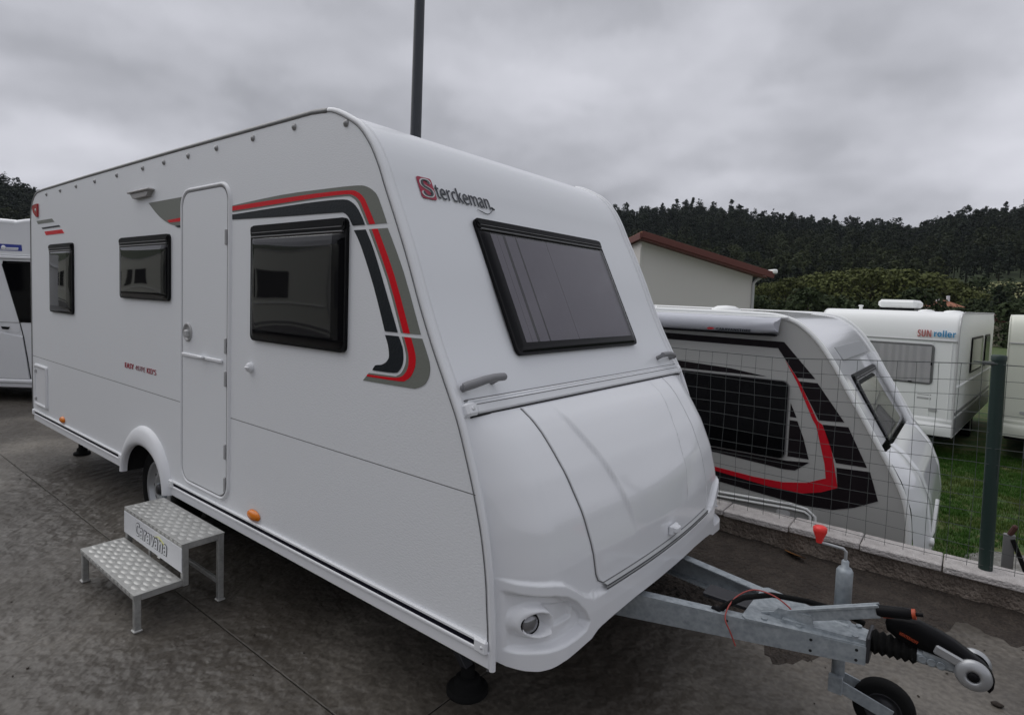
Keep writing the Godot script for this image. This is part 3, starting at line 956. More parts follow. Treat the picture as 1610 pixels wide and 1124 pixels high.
func wheel_and_jacks(C: Node) -> void:
	var Z := Vector3.BACK
	# flared arch
	var b := MB.new()
	var rows: Array = []
	for k in 33:
		var a := PI * (1.0 - k / 32.0)
		var dirv := Vector2(cos(a), sin(a))
		var row: Array = []
		for q in [[0.405, 0.375, 0.0], [0.397, 0.368, 0.014], [0.382, 0.345, 0.03], [0.365, 0.305, 0.04], [0.35, 0.27, 0.04], [0.34, 0.25, 0.032], [0.336, 0.245, 0.02], [0.337, 0.246, 0.0]]:
			row.append(Vector3(-3.047 + q[0] * dirv.x, 0.366 + q[1] * dirv.y, q[2]))
		rows.append(row)
	b.surf(rows)
	obj("wheel_arch", b, m.trim_white, C)
	b = MB.new()
	rows = []
	for k in 17:
		var a := PI * (1.0 - k / 16.0)
		rows.append([Vector3(-3.047 + 0.36 * cos(a), 0.36 + 0.3 * sin(a), -0.005), Vector3(-3.047 + 0.36 * cos(a), 0.36 + 0.3 * sin(a), -0.32)])
	b.surf(rows)
	b.box(Vector3(-3.047, 0.5, -0.325), Vector3(0.75, 0.35, 0.01))
	obj("wheel_well", b, m.underbody, C)
	for side in 2:
		var z := -0.065 if side == 0 else -CW + 0.065
		var ax := Z if side == 0 else -Z
		var o := Vector3(-3.02, 0.3, z)
		b = MB.new()
		b.lathe(o, ax, [Vector2(0.185, -0.17), Vector2(0.26, -0.19), Vector2(0.295, -0.175), Vector2(0.3, -0.15), Vector2(0.3, -0.04), Vector2(0.295, -0.015), Vector2(0.27, 0.002), Vector2(0.23, 0.004), Vector2(0.195, -0.006), Vector2(0.185, -0.014)], 40)
		for gz in [-0.13, -0.095, -0.06]:
			b.lathe(o, ax, [Vector2(0.3015, gz - 0.012), Vector2(0.303, gz), Vector2(0.3015, gz + 0.012)], 40)
		var w := obj("wheel", b, m.black_rubber, C)
		b = MB.new()
		b.lathe(o, ax, [Vector2(0.188, -0.012), Vector2(0.192, 0.0), Vector2(0.186, 0.003), Vector2(0.178, -0.01), Vector2(0.17, -0.035), Vector2(0.15, -0.045), Vector2(0.135, -0.03), Vector2(0.115, -0.02), Vector2(0.09, -0.022), Vector2(0.075, -0.04), Vector2(0.045, -0.042), Vector2(0.04, -0.03), Vector2(0.0, -0.03)], 40)
		obj("rim", b, m.silver, w)
		b = MB.new()
		b.lathe(o, ax, [Vector2(0.036, -0.03), Vector2(0.034, 0.0), Vector2(0.028, 0.008), Vector2(0, 0.01)], 20)
		obj("hub_cap", b, m.dark_metal, w)
		for k in 5:
			var a := TAU * k / 5.0 + 0.3
			b = MB.new()
			b.lathe(o + Vector3(cos(a), sin(a), 0) * 0.057, ax, [Vector2(0.011, -0.04), Vector2(0.011, -0.018), Vector2(0.007, -0.014), Vector2(0, -0.014)], 6, -1)
			obj("wheel_bolt", b, m.zinc, w)
		for k in 10:
			var a := TAU * k / 10.0
			b = MB.new()
			b.lathe(o + Vector3(cos(a), sin(a), 0) * 0.125 + ax * -0.0235, ax, [Vector2(0.012, 0), Vector2(0, 0.001)], 10)
			obj("rim_hole", b, m.gap, w)
	# corner jacks standing on pads
	for j in [[-0.34, -0.265, -0.62, 1.0], [-5.54, -0.33, -5.3, 0.8], [-0.34, -CW + 0.265, -0.62, 1.0], [-5.54, -CW + 0.33, -5.3, 0.8]]:
		b = MB.new()
		b.bar(Vector3(j[2], 0.4, j[1]), Vector3(j[0], 0.1, j[1]), 0.045, 0.03)
		b.bar(Vector3(j[0] - 0.32, 0.38, j[1]), Vector3((j[0] + j[2]) / 2, 0.22, j[1]), 0.02, 0.02)
		var leg := obj("corner_jack", b, m.dark_metal, C)
		b = MB.new()
		var r: float = 0.09 * j[3]
		b.lathe(Vector3(j[0], 0, j[1]), Vector3.UP, [Vector2(r, 0.0), Vector2(r, 0.018), Vector2(r * 0.9, 0.026), Vector2(r * 0.66, 0.028), Vector2(r * 0.6, 0.06), Vector2(r * 0.5, 0.068), Vector2(0, 0.068)], 28)
		b.lathe(Vector3(j[0], 0.06, j[1]), Vector3.UP, [Vector2(0.03, 0.0), Vector2(0.03, 0.05), Vector2(0, 0.05)], 14)
		obj("jack_pad", b, m.black_rubber, leg)

func drawbar(C: Node) -> void:
	var zc := -CW / 2
	# two tapering arms, C-section open to the inside
	for sg in [1.0, -1.0]:
		var b := MB.new()
		var a := Vector3(-0.45, 0.34, zc + sg * 0.43)
		var t := Vector3(1.03, 0.405, zc + sg * 0.062)
		var h0 := 0.14
		var h1 := 0.07
		var ins := Vector3(0, 0, -sg * 0.05)
		var th := 0.006
		var rise := func(p: Vector3, h: float) -> Vector3:
			return Vector3(p.x, 0.41 + 0.012 * clampf((p.x - 0.1), 0.0, 1.0) - h, p.z)
		var a1: Vector3 = rise.call(a, 0.0)
		var a0: Vector3 = rise.call(a, h0)
		var t1: Vector3 = rise.call(t, 0.0)
		var t0: Vector3 = rise.call(t, h1)
		for fl in [[a1, t1, -1.0], [a0, t0, 1.0]]:
			var up := Vector3(0, fl[2] * th, 0)
			b.quad(fl[0], fl[1], fl[1] + ins, fl[0] + ins, -1)
			b.quad(fl[0] + up, fl[1] + up, fl[1] + ins + up, fl[0] + ins + up, -1)
			b.quad(fl[0] + ins, fl[1] + ins, fl[1] + ins + up, fl[0] + ins + up, -1)
		b.quad(a0, t0, t1, a1, -1)
		var iw := ins * 0.12
		b.quad(a0 + iw, t0 + iw, t1 + iw, a1 + iw, -1)
		b.quad(t0, t0 + ins, t1 + ins, t1, -1)
		var arm := obj("drawbar_arm", b, m.zinc, C)
		for x in [0.55, 0.85, 1.0]:
			for dy in [0.2, 0.75]:
				if x == 0.55 and dy < 0.5: continue
				var f: float = (x + 0.45) / 1.48
				var p: Vector3 = a0.lerp(t0, f).lerp(a1.lerp(t1, f), dy)
				var hb := MB.new()
				hb.lathe(p + Vector3(0, 0, sg * 0.0005), Vector3(0.25, 0, sg), [Vector2(0.006, 0), Vector2(0, 0.0008)], 10)
				obj("bolt_hole", hb, m.gap, arm)
	# top plate with folded edges
	var b := MB.new()
	var pl := pv([0.62, 0.17, 1.035, 0.055, 1.035, -0.055, 0.62, -0.17, 0.6, -0.15, 0.6, 0.15])
	b.prism(pl, Vector3(0, 0.416, zc), Vector3.RIGHT, Vector3.BACK, Vector3.UP, 0.01, true)
	b.prism(pv([0.74, 0.1, 1.04, 0.045, 1.04, -0.045, 0.74, -0.1]), Vector3(0, 0.426, zc), Vector3.RIGHT, Vector3.BACK, Vector3.UP, 0.014, true)
	for p in [[0.68, 0.125], [0.68, -0.125], [0.99, 0.045], [0.99, -0.045], [0.8, 0.09]]:
		b.lathe(Vector3(p[0], 0.426 if absf(p[1]) > 0.06 else 0.44, zc + p[1]), Vector3.UP, [Vector2(0.012, 0), Vector2(0.012, 0.007), Vector2(0, 0.008)], 6, -1)
	obj("drawbar_plate", b, m.zinc, C)
	b = MB.new()
	b.box(Vector3(1.034, 0.41, zc), Vector3(0.014, 0.1, 0.125), 0.004)
	b.box(Vector3(0.7, 0.405, zc), Vector3(0.6, 0.02, 0.1), 0.004)
	obj("coupling_mount", b, m.dark_metal, C)
	# handbrake lever, laid flat, with its grip
	b = MB.new()
	var la := Vector3(0.655, 0.404, zc + 0.066)
	var lb := Vector3(1.06, 0.574, zc + 0.06)
	b.bar(la, lb, 0.022, 0.046)
	b.bar(la + Vector3(0, 0.02, 0.012), lb + Vector3(0, 0.022, 0.012), 0.005, 0.012)
	b.bar(la + Vector3(0, 0.02, -0.012), lb + Vector3(0, 0.022, -0.012), 0.005, 0.012)
	b.prism(pv([0.68, 0.42, 0.86, 0.42, 0.84, 0.48, 0.72, 0.47]), Vector3(0, 0, zc + 0.074), Vector3.RIGHT, Vector3.UP, Vector3.BACK, 0.006, true)
	var lever := obj("handbrake_lever", b, m.zinc, C)
	b = MB.new()
	var ga := lb - Vector3(0.006, 0.0, 0)
	var gd := Vector3(0.108, 0.026, 0.0)
	b.tube([ga, ga + gd * 0.1, ga + gd * 0.9, ga + gd], [0.018, 0.021, 0.02, 0.016], 12)
	obj("lever_grip", b, m.black_plastic, lever)
	b = MB.new()
	b.tube([ga + gd, ga + gd * 1.1], 0.018, 10)
	b.tube([ga + gd + Vector3(-0.02, -0.02, 0), ga + gd * 0.2 + Vector3(0, -0.022, 0)], 0.004, 6)
	obj("grip_ring", b, m.orange_print, lever)
	b = MB.new()
	b.tube([ga + gd * 1.1, ga + gd * 1.3], 0.007, 8)
	obj("grip_button", b, m.black_plastic, lever)
	# bellows
	b = MB.new()
	var pr: Array = []
	for k in 13:
		pr.append(Vector2((0.047 if k % 2 else 0.036) - 0.0007 * k, 0.012 * k))
	b.lathe(Vector3(1.04, 0.425, zc), Vector3(1, 0.05, 0), pr, 24, -1)
	obj("bellows", b, m.black_rubber, C)
	# coupling head: cast neck, two friction discs, long black handle
	b = MB.new()
	var neck := Vector3(1.17, 0.431, zc)
	b.bar(neck, Vector3(1.33, 0.438, zc), 0.05, 0.045, Vector3.UP, 0.01)
	b.bar(Vector3(1.2, 0.452, zc + 0.02), Vector3(1.32, 0.452, zc + 0.02), 0.012, 0.02)
	for k in 3:
		b.lathe(Vector3(1.2 + 0.028 * k, 0.43, zc + 0.025), Vector3.BACK, [Vector2(0.014, 0), Vector2(0.014, 0.006), Vector2(0.009, 0.004), Vector2(0, 0.004)], 14)
	b.lathe(Vector3(1.345, 0.39, zc), Vector3.UP, [Vector2(0.03, 0), Vector2(0.042, 0.012), Vector2(0.042, 0.05), Vector2(0.03, 0.075), Vector2(0, 0.085)], 20)
	var head := obj("coupling_head", b, m.zinc, C)
	for sg in [1.0, -1.0]:
		b = MB.new()
		var o := Vector3(1.346, 0.443, zc + sg * 0.042)
		b.lathe(o, Vector3(0, 0, sg), [Vector2(0.045, -0.012), Vector2(0.052, -0.004), Vector2(0.053, 0.006), Vector2(0.047, 0.014), Vector2(0.03, 0.02), Vector2(0.021, 0.021), Vector2(0.02, 0.017), Vector2(0, 0.017)], 32)
		b.bar(o + Vector3(-0.02, 0.022, 0), o + Vector3(-0.112, 0.05, 0), 0.014, 0.034, Vector3.UP, 0.005)
		obj("friction_disc", b, m.silver, head)
		b = MB.new()
		b.lathe(o + Vector3(0, 0, sg * 0.0175), Vector3(0, 0, sg), [Vector2(0.017, 0), Vector2(0.015, 0.004), Vector2(0, 0.004)], 18)
		obj("disc_cap", b, m.black_plastic, head)
	# handle: curved spine of changing height
	b = MB.new()
	var sp := [[1.085, 0.541, 0.02, 0.02], [1.1, 0.546, 0.05, 0.024], [1.133, 0.553, 0.072, 0.028], [1.182, 0.557, 0.088, 0.03], [1.238, 0.543, 0.078, 0.031], [1.289, 0.525, 0.066, 0.031], [1.337, 0.498, 0.05, 0.03], [1.373, 0.479, 0.045, 0.029], [1.396, 0.455, 0.045, 0.027], [1.406, 0.43, 0.035, 0.022], [1.405, 0.405, 0.02, 0.016]]
	var rows: Array = []
	for q in sp:
		var row: Array = []
		for c in [[-1.0, -1.0], [-1.0, -0.25], [-0.8, -0.06], [-0.3, 0.0], [0.3, 0.0], [0.8, -0.06], [1.0, -0.25], [1.0, -1.0], [-1.0, -1.0]]:
			row.append(Vector3(q[0] + (0.25 * q[2] * c[1] if q[0] < 1.35 else q[2] * c[1] * 0.6), q[1] + q[2] * c[1], zc + q[3] * c[0]))
		rows.append(row)
	b.surf(rows)
	obj("stabiliser_handle", b, m.black_plastic, head)
	lettering("lettering", "WINTERHOFF", "Droid Sans", true, Vector3(1.125, 0.498, zc + 0.0295), Vector3(0.96, -0.28, 0), Vector3(0.28, 0.96, 0), 0.06, 0.011, 0.002, m.orange_print, head)
	# jockey wheel
	var tx := 0.925
	var tz := zc - 0.075
	b = MB.new()
	b.tube([Vector3(tx, 0.2, tz), Vector3(tx, 0.58, tz)], 0.024, 18)
	b.lathe(Vector3(tx, 0.46, tz), Vector3.UP, [Vector2(0.024, 0), Vector2(0.031, 0.0), Vector2(0.031, 0.175), Vector2(0.024, 0.188), Vector2(0.014, 0.19), Vector2(0.014, 0.215), Vector2(0.01, 0.22), Vector2(0, 0.22)], 20)
	b.box(Vector3(tx, 0.4, tz + 0.03), Vector3(0.075, 0.09, 0.05), 0.006)
	var jw := obj("jockey_tube", b, m.zinc, C)
	b = MB.new()
	b.tube([Vector3(tx, 0.67, tz), Vector3(tx, 0.715, tz), Vector3(tx - 0.01, 0.724, tz), Vector3(tx - 0.1, 0.728, tz + 0.0)], 0.006, 8)
	obj("crank", b, m.silver, jw)
	b = MB.new()
	b.lathe(Vector3(tx - 0.098, 0.725, tz), Vector3.UP, [Vector2(0.012, 0), Vector2(0.016, 0.02), Vector2(0.026, 0.045), Vector2(0.027, 0.062), Vector2(0.02, 0.068), Vector2(0, 0.07)], 18)
	obj("crank_knob", b, m.red_plastic, jw)
	b = MB.new()
	var wc := Vector3(1.085, 0.11, -1.163)
	var f0 := Vector3(tx, 0.24, tz)
	b.tube([f0 + Vector3(0, 0.05, 0), f0 - Vector3(0, 0.08, 0)], 0.02, 14)
	for dz in [0.045, -0.045]:
		b.bar(f0 + Vector3(0.0, -0.06, dz * 0.75), wc + Vector3(0.03, 0.0, dz), 0.007, 0.05)
	b.bar(f0 + Vector3(0, -0.02, 0.045), f0 + Vector3(0, -0.09, 0.045), 0.02, 0.05, Vector3.RIGHT)
	obj("jockey_fork", b, m.zinc, jw)
	b = MB.new()
	b.lathe(wc, Vector3.BACK, [Vector2(0.065, -0.028), Vector2(0.095, -0.032), Vector2(0.107, -0.022), Vector2(0.11, 0.0), Vector2(0.107, 0.022), Vector2(0.095, 0.032), Vector2(0.065, 0.028)], 36)
	var ty := obj("jockey_wheel", b, m.black_rubber, C)
	b = MB.new()
	b.lathe(wc, Vector3.BACK, [Vector2(0.066, -0.03), Vector2(0.066, 0.029), Vector2(0.058, 0.024), Vector2(0.05, 0.01), Vector2(0.028, 0.012), Vector2(0.026, 0.036), Vector2(0.01, 0.037), Vector2(0.01, 0.046), Vector2(0, 0.046)], 30)
	obj("rim", b, m.dark_metal, ty)
	# cables
	b = MB.new()
	b.tube([Vector3(0.5, 0.395, zc + 0.16), Vector3(0.53, 0.44, zc + 0.15), Vector3(0.59, 0.475, zc + 0.1), Vector3(0.68, 0.487, zc + 0.02), Vector3(0.8, 0.47, zc - 0.06), Vector3(0.9, 0.45, zc - 0.11), Vector3(1.0, 0.42, zc - 0.13)], 0.011, 10)
	obj("black_cable", b, m.black_rubber, C)
	b = MB.new()
	b.lathe(Vector3(0.5, 0.41, zc + 0.163), Vector3(-0.2, 0.2, 1), [Vector2(0.02, -0.012), Vector2(0.022, 0.01), Vector2(0.014, 0.013), Vector2(0, 0.012)], 16)
	obj("cable_socket", b, m.black_plastic, C)
	b = MB.new()
	var wire := smooth(pv([0.595, 0.315, 0.57, 0.37, 0.545, 0.42, 0.56, 0.47, 0.62, 0.505, 0.7, 0.505, 0.77, 0.47, 0.79, 0.42]), 4)
	var wp: Array = []
	for k in wire.size():
		var t := float(k) / (wire.size() - 1)
		wp.append(Vector3(wire[k].x, wire[k].y, zc + lerpf(0.2, 0.05, smoothstep(0.2, 0.6, t)) + 0.02 * t))
	b.tube(wp, 0.003, 6)
	obj("breakaway_wire", b, m.red_wire, C)

# ---------------------------------------------------------------- steps, yard, wall, fence
func steps() -> void:
	var x0 := -2.615
	var x1 := -1.83
	var xm := (x0 + x1) / 2
	var T := thing("caravan_steps", "aluminium two-step stool with chequered treads below the caravan door", "steps", Vector3(xm, 0, 0.28))
	for lv in [[0.19, 0.275, 0.492], [0.375, 0.058, 0.272]]:
		var b := MB.new()
		b.box(Vector3(xm, lv[0] - 0.003, (lv[1] + lv[2]) / 2), Vector3(x1 - x0, 0.005, lv[2] - lv[1]), 0.001)
		b.box(Vector3(xm, lv[0] - 0.0135, lv[2] + 0.001), Vector3(x1 - x0 - 0.004, 0.026, 0.003), 0.0008)
		var t := obj("tread", b, m.aluminium, T)
		# pressed lens-shaped grip pattern
		var g := MB.new()
		var row := 0
		var z: float = lv[1] + 0.022
		while z < lv[2] - 0.012:
			var x := x0 + (0.034 if row % 2 else 0.078)
			while x < x1 - 0.028:
				for k in 8:
					for j in 2:
						var q: Array = []
						for c in [[j, k], [j, k + 1], [j + 1, k + 1], [j + 1, k]]:
							var f: float = 1.0 - c[0] / 2.0
							var a: float = TAU * c[1] / 8.0
							q.append(Vector3(x + 0.033 * f * cos(a), lv[0] - 0.0008 + 0.0032 * (1.0 - f * f), z + 0.0165 * f * sin(a)))
						g.quad(q[0], q[3], q[2], q[1])
				x += 0.088
			row += 1
			z += 0.027
		tag(obj("grip_pattern", g, m.aluminium_worn, t), "", "", "", "stuff")
		g = MB.new()
		var x := x0 + 0.03
		while x < x1 - 0.02:
			g.box(Vector3(x, lv[0] - 0.013, lv[2] + 0.003), Vector3(0.032, 0.014, 0.002), 0.0008)
			x += 0.052
		tag(obj("grip_pattern", g, m.aluminium_worn, t), "", "", "", "stuff")
	var leg := func(x: float, z: float, y0: float, y1: float) -> void:
		var b := MB.new()
		b.box(Vector3(x, (y0 + y1) / 2, z), Vector3(0.03, y1 - y0, 0.03), 0.003)
		var l := obj("leg", b, m.aluminium, T)
		if y0 < 0.05:
			b = MB.new()
			b.box(Vector3(x, 0.006, z), Vector3(0.042, 0.012, 0.042), 0.004)
			obj("foot", b, m.aluminium_worn, l)
	for x in [x0 + 0.016, x1 - 0.016]:
		leg.call(x, 0.476, 0.01, 0.186)
		leg.call(x, 0.075, 0.01, 0.371)
		leg.call(x, 0.256, 0.15, 0.371)
		var b := MB.new()
		b.box(Vector3(x, 0.1705, 0.366), Vector3(0.03, 0.031, 0.19), 0.003)
		obj("rail", b, m.aluminium, T)
		b = MB.new()
		b.box(Vector3(x, 0.3555, 0.165), Vector3(0.03, 0.031, 0.152), 0.003)
		obj("rail", b, m.aluminium, T)
	for z in [0.476, 0.256, 0.075]:
		var y := 0.1705 if z > 0.3 else 0.3555
		var b := MB.new()
		b.box(Vector3(xm, y - 0.001, z), Vector3(x1 - x0 - 0.062, 0.026, 0.026), 0.003)
		obj("cross_bar", b, m.aluminium, T)
	var cb := MB.new()
	cb.box(Vector3(xm, 0.1, 0.075), Vector3(x1 - x0 - 0.062, 0.025, 0.02), 0.003)
	obj("cross_bar", cb, m.aluminium, T)
	cb = MB.new()
	cb.box(Vector3(xm - 0.05, 0.26, 0.262), Vector3(0.02, 0.18, 0.008), 0.002)
	obj("riser_stay", cb, m.aluminium, T)
	var r := MB.new()
	r.box(Vector3(xm, 0.288, 0.2745), Vector3(x1 - x0 - 0.006, 0.128, 0.004), 0.001)
	var board := obj("riser_board", r, m.sign_white, T)
	var at := Vector3(x0 + 0.18, 0.258, 0.277)
	for k in 8:
		var a := TAU * k / 8.0
		lettering("letter_edge", "Caravana", "Droid Sans", true, at + Vector3(cos(a), sin(a), 0) * 0.0038 + Vector3(0, 0, 0.0001 * k), Vector3.RIGHT, Vector3.UP, 0.42, 0.074, 0.001, m.letter_dark, board, 0.1)
	lettering("lettering", "Caravana", "Droid Sans", true, at + Vector3(0, 0, 0.0014), Vector3.RIGHT, Vector3.UP, 0.42, 0.074, 0.001, m.sign_white, board, 0.1)
	var y := MB.new()
	var sw: Array = []
	for k in 9:
		sw.append(at + Vector3(0.27 + 0.016 * k, 0.062 + 0.012 * sin(k * 0.5), 0.001))
	y.tube(sw, 0.0045, 6, true, 0.2)
	obj("swoosh", y, m.print_yellow, board)

func yard() -> void:
	var Yd := Node3D.new()
	Yd.name = "yard"
	add_child(Yd)
	org[Yd] = Vector3.ZERO
	tag(Yd, "", "", "", "structure")
	var xs := [-40.0, -31.0, -22.16, -17.8, -13.44, -9.08, -4.72, -0.36, 4.0, 8.36, 14.0]
	var zs := [-2.74, 0.19, 4.55, 8.9, 13.3, 24.0]
	for i in xs.size() - 1:
		for k in zs.size() - 1:
			var b := MB.new()
			var gx := 0.003
			b.box(Vector3((xs[i] + xs[i + 1]) / 2, -0.08, (zs[k] + zs[k + 1]) / 2), Vector3(xs[i + 1] - xs[i] - 2 * gx, 0.16, zs[k + 1] - zs[k] - 2 * gx), 0.0025)
			obj("slab", b, m.concrete, Yd)
	var f := MB.new()
	f.box(Vector3(-13.0, -0.09, 10.6), Vector3(53.9, 0.15, 26.6))
	obj("joint_filler", f, m.gap, Yd)
	# yard beyond the slabs, behind the motorhome
	f = MB.new()
	f.box(Vector3(-32.0, -0.52, -14.0), Vector3(47.0, 1.0, 22.5), 0.02)
	tag(obj("yard_edge", f, m.concrete), "", "", "", "structure")
	# damp soil and grit washed up along the wall
	var b := MB.new()
	var n := noise(FastNoiseLite.TYPE_SIMPLEX, 0.9, 4, 31)
	var rows: Array = []
	var x := -9.0
	while x < 4.2:
		var w := lut([-9.0, 0.5, -3.0, 0.7, -1.0, 1.25, 0.3, 1.3, 0.9, 0.95, 1.35, 0.42, 2.5, 0.3], x) * (1.0 + 0.35 * n.get_noise_1d(x * 1.6)) + 0.1 * n.get_noise_1d(x * 6.0 + 50.0) + 0.05 * n.get_noise_1d(x * 25.0)
		var row: Array = []
		for k in 17:
			var t := k / 16.0
			row.append(Vector3(x, 0.001 + 0.035 * pow(1.0 - t, 3.0) + 0.005 * (1.0 - t) + 0.007 * (1.0 - t) * n.get_noise_2d(x * 6.0, t * 12.0), -2.735 + w * t))
		rows.append(row)
		x += 0.025
	b.surf(rows)
	tag(obj("soil_strip", b, m.dirt), "", "", "", "structure")
	# litter
	var lf := MB.new()
	var o := Vector3(0.44, 0.05, -2.62)
	for k in 6:
		var t := k / 5.0
		var w := 0.034 * sin(PI * clampf(t * 0.96 + 0.04, 0, 1))
		var p := o + Vector3(0.075, 0, 0.05) * (t * 2.0 - 1.0) + Vector3(0, 0.02 * t * t, 0)
		var t2 := (k + 1) / 5.0
		if k == 5: break
		var w2 := 0.034 * sin(PI * clampf(t2 * 0.96 + 0.04, 0, 1))
		var p2 := o + Vector3(0.075, 0, 0.05) * (t2 * 2.0 - 1.0) + Vector3(0, 0.02 * t2 * t2, 0)
		var s := Vector3(-0.55, 0.35, 0.83)
		lf.quad(p - s * w, p2 - s * w2, p2 + Vector3(0, -0.006, 0), p + Vector3(0, -0.006, 0))
		lf.quad(p + Vector3(0, -0.006, 0), p2 + Vector3(0, -0.006, 0), p2 + s * w2, p + s * w)
	tag(obj("fallen_leaf", lf, m.leaf_brown), "single brown fallen leaf lying on the soil at the wall foot", "leaf")
	var st := MB.new()
	for j in 6:
		for k in 9:
			var q: Array = []
			for c in [[j, k], [j, k + 1], [j + 1, k + 1], [j + 1, k]]:
				var th: float = PI * c[0] / 6.0
				var ph: float = TAU * c[1] / 9.0
				var rr: float = 1.0 + 0.2 * sin(3.0 * ph + c[0])
				q.append(Vector3(1.456 + 0.022 * sin(th) * cos(ph) * rr, 0.008 + 0.012 * cos(th), -1.69 + 0.014 * sin(th) * sin(ph) * rr))
			st.quad(q[0], q[1], q[2], q[3])
	tag(obj("dark_clod", st, m.dirt), "small dark clod of dirt on the concrete beyond the coupling", "clod")
	# little bits of grit and dead leaf crumbs
	var gm := MB.new()
	gm.box(Vector3.ZERO, Vector3(0.012, 0.005, 0.009), 0.002)
	var mm := MultiMesh.new()
	mm.transform_format = MultiMesh.TRANSFORM_3D
	mm.mesh = bare(gm, m.dirt)
	mm.instance_count = 500
	for i in 500:
		var px := rng.randf_range(-6.0, 2.2)
		var pz := rng.randf_range(-2.6, 1.1) if i % 3 else rng.randf_range(-2.6, -1.9)
		mm.set_instance_transform(i, Transform3D(Basis(Vector3.UP, rng.randf() * TAU).scaled(Vector3.ONE * rng.randf_range(0.25, 1.0)), Vector3(px, 0.003, pz)))
	var gi := MultiMeshInstance3D.new()
	gi.name = "yard_grit"
	gi.multimesh = mm
	tag(gi, "", "", "", "stuff")
	add_child(gi)

func bare(b: MB, mat: Material) -> ArrayMesh:
	var st := SurfaceTool.new()
	st.begin(Mesh.PRIMITIVE_TRIANGLES)
	for i in b.s.size():
		st.set_smooth_group(b.s[i])
		if b.coloured:
			st.set_color(b.c[i])
		for k in [0, 2, 1]:
			st.add_vertex(b.v[3 * i + k])
	st.generate_normals()
	st.set_material(mat)
	return st.commit()

